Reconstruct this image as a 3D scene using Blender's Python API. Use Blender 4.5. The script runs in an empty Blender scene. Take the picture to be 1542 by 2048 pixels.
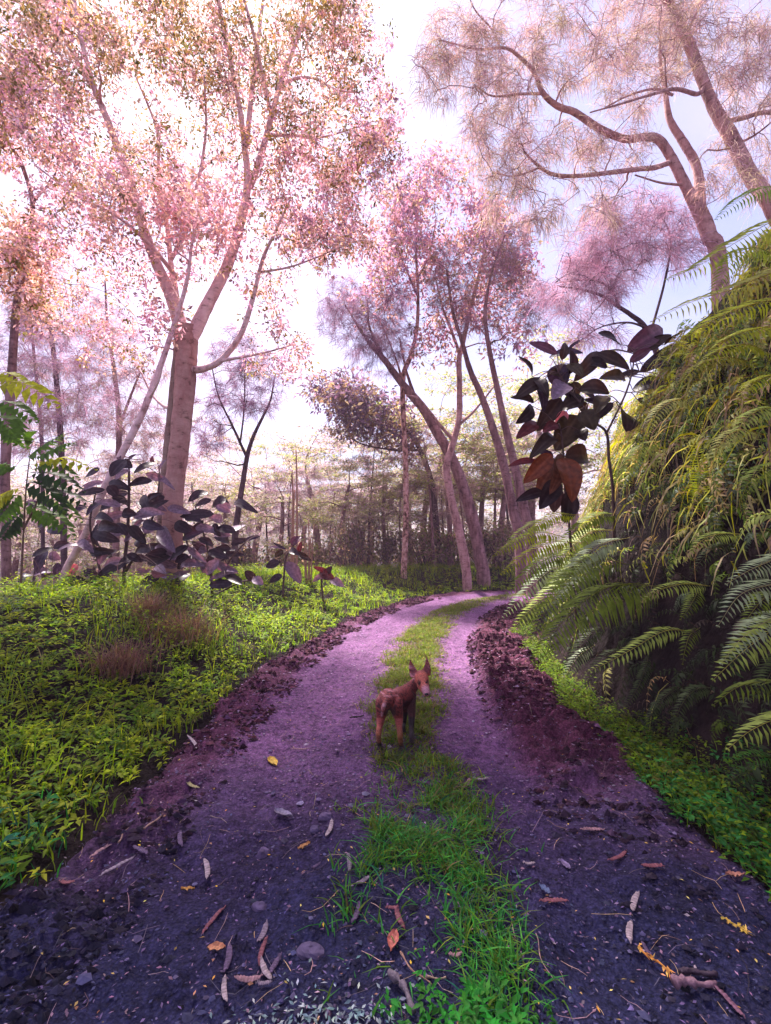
import bpy, math, random
import numpy as np
from mathutils import Vector

rng = np.random.default_rng(11)
random.seed(11)
sc = bpy.context.scene
COL = sc.collection
PI = math.pi

# ------------------------------------------------------------------ camera
FPX = 910.0
CAM_H = 1.45
PITCH = math.atan(66 / FPX)
cam_data = bpy.data.cameras.new("camera")
cam_data.sensor_fit = 'VERTICAL'
cam_data.sensor_height = 36.0
cam_data.lens = FPX / 2048 * 36.0
cam_data.clip_start = 0.05
cam_data.clip_end = 2000
cam = bpy.data.objects.new("camera", cam_data)
cam.location = (0, 0, CAM_H)
cam.rotation_euler = (PI / 2 + PITCH, 0, 0)
COL.objects.link(cam)
sc.camera = cam

# ------------------------------------------------------------------ render / exposure
sc.view_settings.view_transform = 'Standard'
sc.view_settings.look = 'None'
sc.view_settings.exposure = 1.75
sc.view_settings.gamma = 1.0
sc.cycles.use_denoising = True
sc.cycles.max_bounces = 5
sc.cycles.diffuse_bounces = 3
sc.cycles.glossy_bounces = 2
sc.cycles.transmission_bounces = 4
sc.cycles.transparent_max_bounces = 6
sc.cycles.volume_bounces = 0
sc.cycles.sample_clamp_indirect = 4.0

# ------------------------------------------------------------------ sky + sun
SUN_EL, SUN_AZ = math.radians(58), math.radians(-24)      # azimuth from +Y, clockwise
world = bpy.data.worlds.new("World")
sc.world = world
world.use_nodes = True
nt = world.node_tree
nt.nodes.clear()


def N(tree, typ, **kw):
    n = tree.nodes.new(typ)
    for k, v in kw.items():
        setattr(n, k, v)
    return n


def ramp(tree, stops, interp='LINEAR'):
    r = tree.nodes.new('ShaderNodeValToRGB')
    r.color_ramp.interpolation = interp
    el = r.color_ramp.elements
    while len(el) < len(stops):
        el.new(0.5)
    for e, (p, c) in zip(el, stops):
        e.position = p
        e.color = (*c, 1) if len(c) == 3 else c
    return r


out = N(nt, 'ShaderNodeOutputWorld')
sky = N(nt, 'ShaderNodeTexSky', sky_type='NISHITA', sun_disc=False)
sky.sun_elevation = SUN_EL
sky.sun_rotation = SUN_AZ % (2 * PI)
bg1 = N(nt, 'ShaderNodeBackground')
bg1.inputs['Strength'].default_value = 0.05
nt.links.new(sky.outputs[0], bg1.inputs[0])
tc = N(nt, 'ShaderNodeTexCoord')
nz = N(nt, 'ShaderNodeTexNoise')
nz.inputs['Scale'].default_value = 2.2
nz.inputs['Detail'].default_value = 5
nz.inputs['Roughness'].default_value = 0.55
nz.inputs['Distortion'].default_value = 0.4
nt.links.new(tc.outputs['Generated'], nz.inputs['Vector'])
cl = ramp(nt, [(0.40, (0.50, 0.42, 0.78)), (0.50, (0.80, 0.58, 0.88)), (0.62, (1.05, 0.76, 0.96))])
nt.links.new(nz.outputs['Fac'], cl.inputs[0])
# bright warm thin-cloud area where the daylight breaks through, front left
dotn = N(nt, 'ShaderNodeVectorMath', operation='DOT_PRODUCT')
gl = Vector((-0.66, 1.0, 0.60)).normalized()
dotn.inputs[1].default_value = gl
nt.links.new(tc.outputs['Generated'], dotn.inputs[0])
glr = ramp(nt, [(0.55, (0, 0, 0)), (0.86, (0.08, 0.03, 0.03)), (1.0, (0.40, 0.22, 0.18))])
nt.links.new(dotn.outputs['Value'], glr.inputs[0])
# clear lavender gap high in the middle, broken by the cloud noise
dot2 = N(nt, 'ShaderNodeVectorMath', operation='DOT_PRODUCT')
dot2.inputs[1].default_value = Vector((0.13, 1.0, 0.98)).normalized()
nt.links.new(tc.outputs['Generated'], dot2.inputs[0])
gap = ramp(nt, [(0.88, (0, 0, 0)), (0.985, (0.85, 0.85, 0.85))])
nt.links.new(dot2.outputs['Value'], gap.inputs[0])
lav = N(nt, 'ShaderNodeMix', data_type='RGBA')
lav.inputs[7].default_value = (0.50, 0.44, 0.80, 1)
nt.links.new(gap.outputs[0], lav.inputs[0])
nt.links.new(cl.outputs[0], lav.inputs[6])
addc = N(nt, 'ShaderNodeMix', data_type='RGBA', blend_type='ADD')
addc.inputs['Factor'].default_value = 1.0
nt.links.new(lav.outputs[2], addc.inputs[6])
nt.links.new(glr.outputs[0], addc.inputs[7])
bg2 = N(nt, 'ShaderNodeBackground')
bg2.inputs['Strength'].default_value = 0.20
nt.links.new(addc.outputs[2], bg2.inputs[0])
adds = N(nt, 'ShaderNodeAddShader')
nt.links.new(bg1.outputs[0], adds.inputs[0])
nt.links.new(bg2.outputs[0], adds.inputs[1])
nt.links.new(adds.outputs[0], out.inputs['Surface'])

sun_d = bpy.data.lights.new("sun", 'SUN')
sun_d.energy = 5.0
sun_d.angle = math.radians(5)
sun_d.color = (1.0, 0.90, 0.84)
sun = bpy.data.objects.new("sun", sun_d)
sd = Vector((math.sin(SUN_AZ) * math.cos(SUN_EL), math.cos(SUN_AZ) * math.cos(SUN_EL), math.sin(SUN_EL)))
sun.rotation_euler = sd.to_track_quat('Z', 'Y').to_euler()
sun.location = (0, 0, 30)
COL.objects.link(sun)


# ------------------------------------------------------------------ helpers: space
CT, ST = math.cos(PITCH), math.sin(PITCH)


def pix(u, v, d):
    """World point(s) seen at photo pixel (u, v) at world distance Y = d."""
    x = (np.asarray(u, float) - 771) / FPX
    y = -(np.asarray(v, float) - 1024) / FPX
    dy = CT - y * ST
    k = np.asarray(d, float) / dy
    return np.stack(np.broadcast_arrays(k * x, k * dy, CAM_H + k * (ST + y * CT)), -1)


def nrm(a):
    a = np.asarray(a, float)
    return a / np.maximum(np.linalg.norm(a, axis=-1, keepdims=True), 1e-9)


def smooth(x):
    x = np.clip(x, 0, 1)
    return x * x * (3 - 2 * x)


_tab = np.random.default_rng(3).random((256, 256))


def vnoise(x, y):
    xi, yi = np.floor(x).astype(int), np.floor(y).astype(int)
    fx, fy = x - xi, y - yi
    fx, fy = fx * fx * (3 - 2 * fx), fy * fy * (3 - 2 * fy)
    a = _tab[xi & 255, yi & 255]; b = _tab[(xi + 1) & 255, yi & 255]
    c = _tab[xi & 255, (yi + 1) & 255]; d = _tab[(xi + 1) & 255, (yi + 1) & 255]
    return (a * (1 - fx) + b * fx) * (1 - fy) + (c * (1 - fx) + d * fx) * fy


def fbm(x, y, f=1.0, o=4, seed=0):
    s, a, tot = 0, 1.0, 0
    for i in range(o):
        s = s + a * vnoise(x * f + 17.3 * i + seed * 7.7, y * f - 9.1 * i + seed * 3.3)
        tot += a
        a *= 0.5
        f *= 2.03
    return s / tot


# road centre line in plan
_rc = np.array([(0.05, -6), (0.05, 0), (0.05, 2), (0.06, 4), (0.25, 6), (0.66, 8), (1.36, 10), (2.55, 12), (4.5, 13.3),
                (8, 14.3), (14, 15), (40, 15.5)], float)


def catmull(p, n):
    p = np.asarray(p, float)
    q = np.vstack([2 * p[0] - p[1], p, 2 * p[-1] - p[-2]])
    res = []
    for i in range(1, len(q) - 2):
        t = np.linspace(0, 1, n, endpoint=False)[:, None]
        a, b, c, d = q[i - 1], q[i], q[i + 1], q[i + 2]
        res.append(0.5 * (2 * b + (c - a) * t + (2 * a - 5 * b + 4 * c - d) * t ** 2 + (3 * b - a - 3 * c + d) * t ** 3))
    res.append(p[-1][None])
    return np.vstack(res)


ROAD = catmull(_rc, 24)
_seg = np.diff(ROAD, axis=0)
_acc = np.r_[0, np.cumsum(np.linalg.norm(_seg, axis=1))]
_t0 = _acc[np.argmin(np.abs(ROAD[:, 1]))]
R_T = _acc - _t0
_tan = nrm(np.gradient(ROAD, axis=0))
R_N = np.stack([_tan[:, 1], -_tan[:, 0]], -1)       # to the right of travel


def road_st(x, y):
    """signed offset to the right of the centre line and the distance along it"""
    x = np.atleast_1d(np.asarray(x, float)).ravel(); y = np.atleast_1d(np.asarray(y, float)).ravel()
    s = np.empty(len(x)); t = np.empty(len(x))
    for i in range(0, len(x), 20000):
        dx = x[i:i + 20000, None] - ROAD[None, :, 0]; dy = y[i:i + 20000, None] - ROAD[None, :, 1]
        k = np.argmin(dx * dx + dy * dy, 1)
        r = np.arange(len(k))
        s[i:i + 20000] = dx[r, k] * R_N[k, 0] + dy[r, k] * R_N[k, 1]
        t[i:i + 20000] = R_T[k] + dx[r, k] * _tan[k, 0] + dy[r, k] * _tan[k, 1]
    return s, t


def road_pt(t, s):
    px = np.interp(t, R_T, ROAD[:, 0]); py = np.interp(t, R_T, ROAD[:, 1])
    nx = np.interp(t, R_T, R_N[:, 0]); ny = np.interp(t, R_T, R_N[:, 1])
    return px + nx * s, py + ny * s


HALF = 1.58


def edge_noise(t, k):
    return 0.32 * (fbm(t, t * 0 + k * 10, 1.1, 3, k) - 0.5) + 0.12 * (fbm(t, t * 0 + k * 10, 5, 2, k) - 0.5)


def height(x, y):
    shp = np.shape(x)
    x = np.asarray(x, float).ravel(); y = np.asarray(y, float).ravel()
    s, t = road_st(x, y)
    h = np.zeros_like(s)
    dl = np.maximum(-s - HALF, 0)
    up = 0.72 * smooth(dl / 3.1) * np.interp(t, [-5, 0, 6, 14, 20], [1, 1, 1, 0.75, 0.6])
    fall = -np.minimum(np.maximum(dl - 4.2, 0) * 0.30, 2.6)
    h += up + fall * np.where(dl > 0, 1, 0) + np.where(dl > 0, 0.10 * (fbm(x, y, 0.9, 3, 4) - 0.5) * smooth(dl), 0)
    dr = np.maximum(s - HALF - 0.30, 0)
    ht = np.interp(t, [-6, 4.2, 5.4, 6.6, 8.0, 9.6, 12, 16, 30], [4.3, 4.3, 4.05, 3.3, 2.25, 1.55, 1.2, 1.0, 1.0])
    wd = np.interp(t, [-6, 4.5, 6, 8, 12], [1.75, 1.75, 1.5, 1.3, 1.3])
    h += ht * smooth(dr / wd) ** 0.8 + np.where(dr > wd, 0.18 * (dr - wd), 0) * np.exp(-np.maximum(dr - wd, 0) / 6)
    h += np.where(dr > 0, 0.75 * (fbm(x + y, h * 0.8 + y, 1.0, 3, 9) - 0.5) * smooth(dr * 0.9), 0)
    far = smooth((y - 30) / 60)
    h += far * 3.0 * (fbm(x, y, 0.03, 3, 2) - 0.4)
    return h.reshape(shp)


def ground_hit(u, v, fn=None):
    d = np.concatenate([np.arange(0.9, 12, 0.02), np.arange(12, 40, 0.1)])
    p = pix(u, v, d)
    g = height(p[:, 0], p[:, 1]) if fn is None else np.maximum(height(p[:, 0], p[:, 1]) - .1, fn(p[:, 0], p[:, 1]))
    k = np.argmax(p[:, 2] <= g)
    return p[k, 0], p[k, 1], g[k]


# ------------------------------------------------------------------ helpers: meshes
class MB:
    def __init__(self):
        self.v, self.q, self.t, self.c, self.n = [], [], [], [], 0
        self.uv = []

    def add(self, v, q=None, t=None, c=(0.5, 0.5, 0.5)):
        v = np.asarray(v, float).reshape(-1, 3)
        c = np.asarray(c, float)
        if c.ndim == 1:
            c = np.broadcast_to(c, (len(v), 3))
        if q is not None and len(q):
            self.q.append(np.asarray(q).reshape(-1, 4) + self.n)
        if t is not None and len(t):
            self.t.append(np.asarray(t).reshape(-1, 3) + self.n)
        self.v.append(v); self.c.append(c.reshape(-1, 3)); self.n += len(v)
        return self

    def build(self, name, mat, parent=None, smooth_sh=True):
        v = np.vstack(self.v)
        if parent is not None:
            r = parent
            while r.parent:
                r = r.parent
            v = v - np.array(r.location)
        q = np.vstack(self.q) if self.q else np.zeros((0, 4), int)
        t = np.vstack(self.t) if self.t else np.zeros((0, 3), int)
        me = bpy.data.meshes.new(name)
        me.vertices.add(len(v))
        me.vertices.foreach_set('co', v.astype(np.float32).ravel())
        lv = np.concatenate([q.ravel(), t.ravel()]).astype(np.int32)
        me.loops.add(len(lv))
        me.loops.foreach_set('vertex_index', lv)
        me.polygons.add(len(q) + len(t))
        ls = np.concatenate([np.arange(len(q)) * 4, len(q) * 4 + np.arange(len(t)) * 3]).astype(np.int32)
        me.polygons.foreach_set('loop_start', ls)
        me.polygons.foreach_set('use_smooth', np.full(len(q) + len(t), smooth_sh))
        me.update(calc_edges=True)
        ca = me.color_attributes.new('Col', 'FLOAT_COLOR', 'POINT')
        c = np.ones((len(v), 4), np.float32)
        c[:, :3] = np.vstack(self.c)
        ca.data.foreach_set('color', c.ravel())
        me.materials.append(mat)
        o = bpy.data.objects.new(name, me)
        COL.objects.link(o)
        if parent is not None:
            o.parent = parent
        return o


def thing(name, label, cat, loc, group=None):
    o = bpy.data.objects.new(name, None)
    o.empty_display_size = 0.2
    o.location = [float(a) for a in loc]
    COL.objects.link(o)
    o['label'] = label; o['category'] = cat
    if group:
        o['group'] = group
    return o


def tag(o, label=None, cat=None, group=None, kind=None):
    if label: o['label'] = label
    if cat: o['category'] = cat
    if group: o['group'] = group
    if kind: o['kind'] = kind
    return o


def copy_tree(o, parent=None):
    c = o.copy()
    COL.objects.link(c)
    if parent is not None:
        c.parent = parent
    for ch in list(o.children):
        copy_tree(ch, c)
    return c


def frames(p):
    t = nrm(np.gradient(p, axis=0))
    ref = np.array([0, 0, 1.0]) if abs(t[0, 2]) < 0.9 else np.array([1.0, 0, 0])
    a = nrm(np.cross(t[0], ref))
    A = [a]
    for i in range(1, len(p)):
        a = A[-1] - t[i] * np.dot(A[-1], t[i])
        A.append(nrm(a))
    A = np.array(A)
    return t, A, np.cross(t, A)


def tube(mb, p, r, sides=8, c=(0.5, 0.5, 0.5), lump=0.0):
    p = np.asarray(p, float); r = np.asarray(r, float)
    t, A, B = frames(p)
    th = np.linspace(0, 2 * PI, sides, endpoint=False)
    rr = r[:, None] * (1 + lump * (rng.random((len(p), sides)) - 0.5))
    v = p[:, None] + rr[..., None] * (np.cos(th)[None, :, None] * A[:, None] + np.sin(th)[None, :, None] * B[:, None])
    i = np.arange(len(p) - 1)[:, None] * sides
    j = np.arange(sides)[None]
    k = (j + 1) % sides
    q = np.stack([i + j, i + k, i + sides + k, i + sides + j], -1).reshape(-1, 4)
    v = np.vstack([v.reshape(-1, 3), p[:1], p[-1:]])
    n = len(p) * sides
    tr = np.vstack([np.stack([np.full(sides, n), k[0], j[0]], -1),
                    np.stack([np.full(sides, n + 1), n - sides + j[0], n - sides + k[0]], -1)])
    c = np.asarray(c, float)
    if c.ndim == 2 and len(c) == len(p):
        c = np.vstack([np.repeat(c, sides, 0), c[:1], c[-1:]])
    mb.add(v, q, tr, c)


def leaves(mb, pos, d, n, L, W, col, fold=0.18, droop=0.12):
    """folded two-quad leaves, vectorised"""
    pos = np.asarray(pos, float); m = len(pos)
    d = nrm(d); s = nrm(np.cross(d, n)); u = np.cross(s, d)
    L = np.broadcast_to(L, m)[:, None]; W = np.broadcast_to(W, m)[:, None]
    b = pos; tp = pos + d * L - u * L * droop
    mid = pos + d * L * 0.45
    l = mid - s * W * 0.5 + u * W * fold; r = mid + s * W * 0.5 + u * W * fold
    v = np.stack([b, mid, tp, l, r], 1).reshape(-1, 3)
    o = np.arange(m)[:, None] * 5
    q = np.vstack([o + np.array([0, 1, 2, 3]), o + np.array([0, 4, 2, 1])])
    mb.add(v, q, None, np.repeat(np.broadcast_to(col, (m, 3)), 5, 0))


def ribbons(mb, P, W, side, col, tip=0.1):
    """P (N,K,3) paths, widths, side vectors -> tapering strips"""
    Nn, K, _ = P.shape
    f = np.interp(np.linspace(0, 1, K), [0, 0.4, 1], [0.75, 1, tip])
    w = np.broadcast_to(W, Nn)[:, None, None] * f[None, :, None] * 0.5
    s = nrm(side)[:, None]
    v = np.stack([P - s * w, P + s * w], 2).reshape(-1, 3)
    o = (np.arange(Nn)[:, None] * 2 * K)[:, :, None]
    k = np.arange(K - 1)[None, :, None] * 2
    q = (o + k + np.array([0, 1, 3, 2])[None, None]).reshape(-1, 4)
    mb.add(v, q, None, np.repeat(np.broadcast_to(col, (Nn, 3)), 2 * K, 0))


def pal(n, cols, wts=None, jit=0.18):
    cols = np.array(cols, float)
    w = None if wts is None else np.array(wts, float) / np.sum(wts)
    c = cols[rng.choice(len(cols), n, p=w)]
    return np.clip(c * (1 + jit * rng.standard_normal((n, 1))) * (1 + 0.06 * rng.standard_normal((n, 3))), 0.003, 0.9)


def rv(n):
    return nrm(rng.standard_normal((n, 3)))


# ------------------------------------------------------------------ materials
def new_mat(name):
    m = bpy.data.materials.new(name)
    m.use_nodes = True
    t = m.node_tree
    return m, t, t.nodes['Principled BSDF'], t.nodes['Material Output']


def leaf_mat(name, trans=0.4, rough=0.5, spec=0.25, tint=(1, 1, 1), back=None):
    m, t, p, o = new_mat(name)
    a = N(t, 'ShaderNodeAttribute', attribute_name='Col')
    no = N(t, 'ShaderNodeTexNoise'); no.inputs['Scale'].default_value = 22; no.inputs['Detail'].default_value = 4
    geo = N(t, 'ShaderNodeNewGeometry')
    t.links.new(geo.outputs['Position'], no.inputs['Vector'])
    mr = N(t, 'ShaderNodeMapRange'); mr.inputs[1].default_value = 0.25; mr.inputs[2].default_value = 0.75; mr.inputs[3].default_value = 0.55; mr.inputs[4].default_value = 1.45
    t.links.new(no.outputs['Fac'], mr.inputs[0])
    mul = N(t, 'ShaderNodeMix', data_type='RGBA', blend_type='MULTIPLY'); mul.inputs[0].default_value = 1
    t.links.new(a.outputs['Color'], mul.inputs[6]); t.links.new(mr.outputs[0], mul.inputs[7])
    src = mul.outputs[2]
    if back is not None:
        bm = N(t, 'ShaderNodeMix', data_type='RGBA')
        bm.inputs[7].default_value = (*back, 1)
        t.links.new(geo.outputs['Backfacing'], bm.inputs[0]); t.links.new(src, bm.inputs[6])
        src = bm.outputs[2]
    t.links.new(src, p.inputs['Base Color'])
    p.inputs['Roughness'].default_value = rough
    p.inputs['Specular IOR Level'].default_value = spec
    tr = N(t, 'ShaderNodeBsdfTranslucent')
    tm = N(t, 'ShaderNodeMix', data_type='RGBA', blend_type='MULTIPLY'); tm.inputs[0].default_value = 1
    tm.inputs[7].default_value = (1.25 * tint[0], 1.25 * tint[1], 1.25 * tint[2], 1)
    t.links.new(src, tm.inputs[6]); t.links.new(tm.outputs[2], tr.inputs['Color'])
    mx = N(t, 'ShaderNodeMixShader'); mx.inputs[0].default_value = trans
    t.links.new(p.outputs[0], mx.inputs[1]); t.links.new(tr.outputs[0], mx.inputs[2])
    t.links.new(mx.outputs[0], o.inputs['Surface'])
    return m


def bark_mat(name, stops, scale=6.0, zs=0.35, bump=0.5, fine=40):
    m, t, p, o = new_mat(name)
    tc = N(t, 'ShaderNodeTexCoord')
    mp = N(t, 'ShaderNodeMapping'); mp.inputs['Scale'].default_value = (1, 1, zs)
    t.links.new(tc.outputs['Object'], mp.inputs['Vector'])
    n1 = N(t, 'ShaderNodeTexNoise'); n1.inputs['Scale'].default_value = scale; n1.inputs['Detail'].default_value = 6
    n1.inputs['Roughness'].default_value = 0.65
    t.links.new(mp.outputs[0], n1.inputs['Vector'])
    r = ramp(t, stops)
    t.links.new(n1.outputs['Fac'], r.inputs[0])
    a = N(t, 'ShaderNodeAttribute', attribute_name='Col')
    mul = N(t, 'ShaderNodeMix', data_type='RGBA', blend_type='MULTIPLY'); mul.inputs[0].default_value = 1
    t.links.new(r.outputs[0], mul.inputs[6]); t.links.new(a.outputs['Color'], mul.inputs[7])
    t.links.new(mul.outputs[2], p.inputs['Base Color'])
    n3 = N(t, 'ShaderNodeTexNoise'); n3.inputs['Scale'].default_value = scale * 1.1; n3.inputs['Detail'].default_value = 5
    n3.inputs['Roughness'].default_value = 0.7
    mp3 = N(t, 'ShaderNodeMapping'); mp3.inputs['Scale'].default_value = (0.8, 0.8, 1.7); mp3.inputs['Location'].default_value = (3.1, 1.7, 5.2)
    t.links.new(tc.outputs['Object'], mp3.inputs['Vector']); t.links.new(mp3.outputs[0], n3.inputs['Vector'])
    r3 = ramp(t, [(0.36, (0.30, 0.26, 0.24)), (0.43, (0.80, 0.76, 0.74)), (0.60, (1, 1, 1)), (0.66, (1.15, 1.12, 1.1))])
    t.links.new(n3.outputs['Fac'], r3.inputs[0])
    mul3 = N(t, 'ShaderNodeMix', data_type='RGBA', blend_type='MULTIPLY'); mul3.inputs[0].default_value = 0.85
    t.links.new(mul.outputs[2], mul3.inputs[6]); t.links.new(r3.outputs[0], mul3.inputs[7])
    t.links.new(mul3.outputs[2], p.inputs['Base Color'])
    p.inputs['Roughness'].default_value = 0.85
    p.inputs['Specular IOR Level'].default_value = 0.2
    n2 = N(t, 'ShaderNodeTexNoise'); n2.inputs['Scale'].default_value = fine; n2.inputs['Detail'].default_value = 4
    t.links.new(mp.outputs[0], n2.inputs['Vector'])
    b = N(t, 'ShaderNodeBump'); b.inputs['Strength'].default_value = bump; b.inputs['Distance'].default_value = 0.03
    t.links.new(n2.outputs['Fac'], b.inputs['Height']); t.links.new(b.outputs[0], p.inputs['Normal'])
    return m


def col_mat(name, rough=0.7, spec=0.3, scale=60, lo=0.7, hi=1.3, bump=0.3, bscale=None):
    m, t, p, o = new_mat(name)
    a = N(t, 'ShaderNodeAttribute', attribute_name='Col')
    tc = N(t, 'ShaderNodeTexCoord')
    no = N(t, 'ShaderNodeTexNoise'); no.inputs['Scale'].default_value = scale; no.inputs['Detail'].default_value = 4
    t.links.new(tc.outputs['Object'], no.inputs['Vector'])
    mr = N(t, 'ShaderNodeMapRange'); mr.inputs[1].default_value = 0.3; mr.inputs[2].default_value = 0.7
    mr.inputs[3].default_value = lo; mr.inputs[4].default_value = hi
    t.links.new(no.outputs['Fac'], mr.inputs[0])
    mul = N(t, 'ShaderNodeMix', data_type='RGBA', blend_type='MULTIPLY'); mul.inputs[0].default_value = 1
    t.links.new(a.outputs['Color'], mul.inputs[6]); t.links.new(mr.outputs[0], mul.inputs[7])
    t.links.new(mul.outputs[2], p.inputs['Base Color'])
    p.inputs['Roughness'].default_value = rough
    p.inputs['Specular IOR Level'].default_value = spec
    if bump:
        b = N(t, 'ShaderNodeBump'); b.inputs['Strength'].default_value = bump; b.inputs['Distance'].default_value = 0.01
        n2 = N(t, 'ShaderNodeTexNoise'); n2.inputs['Scale'].default_value = bscale or scale * 2
        n2.inputs['Detail'].default_value = 4
        t.links.new(tc.outputs['Object'], n2.inputs['Vector'])
        t.links.new(n2.outputs['Fac'], b.inputs['Height']); t.links.new(b.outputs[0], p.inputs['Normal'])
    return m


M_LEAF = leaf_mat('broad_leaf', 0.58, 0.55, 0.15, (1.15, 0.95, 0.9))
M_NEEDLE = leaf_mat('needle_foliage', 0.4, 0.7, 0.1)
M_GRASS = leaf_mat('grass_blade', 0.5, 0.55, 0.14, (1.0, 1.1, 0.5))
M_FERN = leaf_mat('fern_leaf', 0.4, 0.5, 0.16, (1.1, 1.1, 0.5))
M_DARKLEAF = leaf_mat('dark_broad_leaf', 0.2, 0.42, 0.22, (1.2, 0.6, 0.6))
M_BARK_PALE = bark_mat('pale_bark', [(0.30, (0.30, 0.16, 0.15)), (0.42, (0.76, 0.48, 0.51)), (0.6, (0.86, 0.63, 0.65))], 5)
M_BARK_ROSE = bark_mat('rosy_bark', [(0.32, (0.16, 0.08, 0.08)), (0.46, (0.46, 0.26, 0.26)), (0.66, (0.64, 0.40, 0.40))], 7, 0.3, 0.8)
M_BARK_BROWN = bark_mat('brown_bark', [(0.32, (0.07, 0.035, 0.04)), (0.5, (0.26, 0.14, 0.15)), (0.68, (0.42, 0.25, 0.27))], 7, 0.25, 0.8)
M_BARK_DARK = bark_mat('dark_bark', [(0.3, (0.03, 0.018, 0.025)), (0.6, (0.12, 0.07, 0.09)), (0.75, (0.2, 0.13, 0.15))], 7, 0.3, 0.8)
M_BARK_SPOT = bark_mat('spotted_bark', [(0.42, (0.10, 0.05, 0.03)), (0.50, (0.50, 0.27, 0.24)), (0.62, (0.66, 0.42, 0.40))], 9, 0.6, 0.6)
M_STEM = col_mat('plant_stem', 0.7, 0.2, 30)
M_POD = col_mat('dry_pod', 0.6, 0.3, 70, 0.6, 1.3, 0.5)
M_STONE = col_mat('stone', 0.85, 0.15, 30, 0.7, 1.25, 0.6, 50)
M_LITTER = col_mat('litter', 0.7, 0.15, 40, 0.7, 1.3, 0)


# ================================================================== SETTING
# ground sheet
def axis(fine0, fine1, step, end0, end1):
    a = np.arange(fine0, fine1 + 1e-6, step)
    lo, hi, st = [], [], step
    x = fine0
    while x > end0:
        st *= 1.22; x -= st; lo.append(x)
    st, x = step, fine1
    while x < end1:
        st *= 1.22; x += st; hi.append(x)
    return np.concatenate([lo[::-1], a, hi])


gx = axis(-9, 7, 0.10, -92, 92)
gy = axis(-3, 19, 0.10, -20, 105)
GX, GY = np.meshgrid(gx, gy, indexing='ij')
GZ = height(GX, GY)
gs, gt = road_st(GX, GY)
gs = gs.reshape(GX.shape)
GZ = GZ - 0.10 * (1 - smooth((np.abs(gs) - HALF + 0.25) / 0.3)) + 0.05 * (fbm(GX, GY, 3.5, 3, 6) - 0.5) * (np.abs(gs) > HALF)
m, t, p, o = new_mat('forest_soil')
tcn = N(t, 'ShaderNodeTexCoord')
n1 = N(t, 'ShaderNodeTexNoise'); n1.inputs['Scale'].default_value = 2.5; n1.inputs['Detail'].default_value = 8
n1.inputs['Roughness'].default_value = 0.7
t.links.new(tcn.outputs['Object'], n1.inputs['Vector'])
r1 = ramp(t, [(0.3, (0.004, 0.003, 0.003)), (0.55, (0.012, 0.007, 0.008)), (0.75, (0.028, 0.017, 0.016))])
t.links.new(n1.outputs['Fac'], r1.inputs[0]); t.links.new(r1.outputs[0], p.inputs['Base Color'])
p.inputs['Roughness'].default_value = 0.95; p.inputs['Specular IOR Level'].default_value = 0.1
bmp = N(t, 'ShaderNodeBump'); bmp.inputs['Strength'].default_value = 0.8; bmp.inputs['Distance'].default_value = 0.05
n2 = N(t, 'ShaderNodeTexNoise'); n2.inputs['Scale'].default_value = 18; n2.inputs['Detail'].default_value = 6
t.links.new(tcn.outputs['Object'], n2.inputs['Vector'])
t.links.new(n2.outputs['Fac'], bmp.inputs['Height']); t.links.new(bmp.outputs[0], p.inputs['Normal'])
M_SOIL = m
nx_, ny_ = GX.shape
idx = np.arange(nx_ * ny_).reshape(nx_, ny_)
gq = np.stack([idx[:-1, :-1], idx[1:, :-1], idx[1:, 1:], idx[:-1, 1:]], -1).reshape(-1, 4)
g = MB(); g.add(np.stack([GX, GY, GZ], -1), gq)
tag(g.build('ground', M_SOIL), kind='structure')

# dirt road sheet, churned at both edges, smoother in the wheel tracks
rt = np.concatenate([np.arange(-2.5, 0.8, 0.1), np.arange(0.8, 7, 0.024), np.arange(7, 12, 0.05), np.arange(12, 30, 0.12)])
rs = np.arange(-1.95, 1.951, 0.024)
RT, RS = np.meshgrid(rt, rs, indexing='ij')
eL = HALF + edge_noise(rt, 1)[:, None]; eR = HALF + edge_noise(rt, 2)[:, None]
dist_edge = np.where(RS < 0, eL + RS, eR - RS)
RX, RY = road_pt(RT, RS)
churn_r = smooth((RS - 0.75) / 0.25) * smooth((RT - 2.4) / 0.8) * 1.0
churn_l = smooth((-RS - 1.02) / 0.25) * 0.85
churn = np.maximum(churn_r, churn_l)
rut = -0.035 * (np.exp(-((RS - 0.72) / 0.24) ** 2) + np.exp(-((RS + 0.68) / 0.30) ** 2))
tread = 0.5 + 0.5 * np.sin(RT * 2 * PI / 0.15 + 6 * (fbm(RX, RY, 2.2, 2, 3) - 0.5) + RS * 5)
lump = fbm(RX, RY, 7.0, 4, 5)
RZ = 0.02 + rut + 0.05 * (fbm(RX, RY, 1.3, 3, 8) - 0.5) + 0.055 * (fbm(RX, RY, 12, 3, 1) - 0.5) + 0.04 * (fbm(RX, RY, 4, 2, 17) - 0.5) \
    + churn * (0.20 * (lump - 0.45) + 0.075 * tread * churn_r * (0.5 + fbm(RX, RY, 4, 2, 19)) + 0.06 * (fbm(RX, RY, 20, 2, 2) - 0.5)) \
    + 0.02 * np.exp(-((RS - 0.1) / 0.35) ** 2)
RZ = RZ - 0.13 * (1 - smooth((dist_edge + 0.06) / 0.16))


def road_z_at(x, y):
    s, tt = road_st(x, y)
    i = np.clip(np.searchsorted(rt, tt), 0, len(rt) - 1); j = np.clip(np.searchsorted(rs, s), 0, len(rs) - 1)
    return RZ[i, j]


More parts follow.
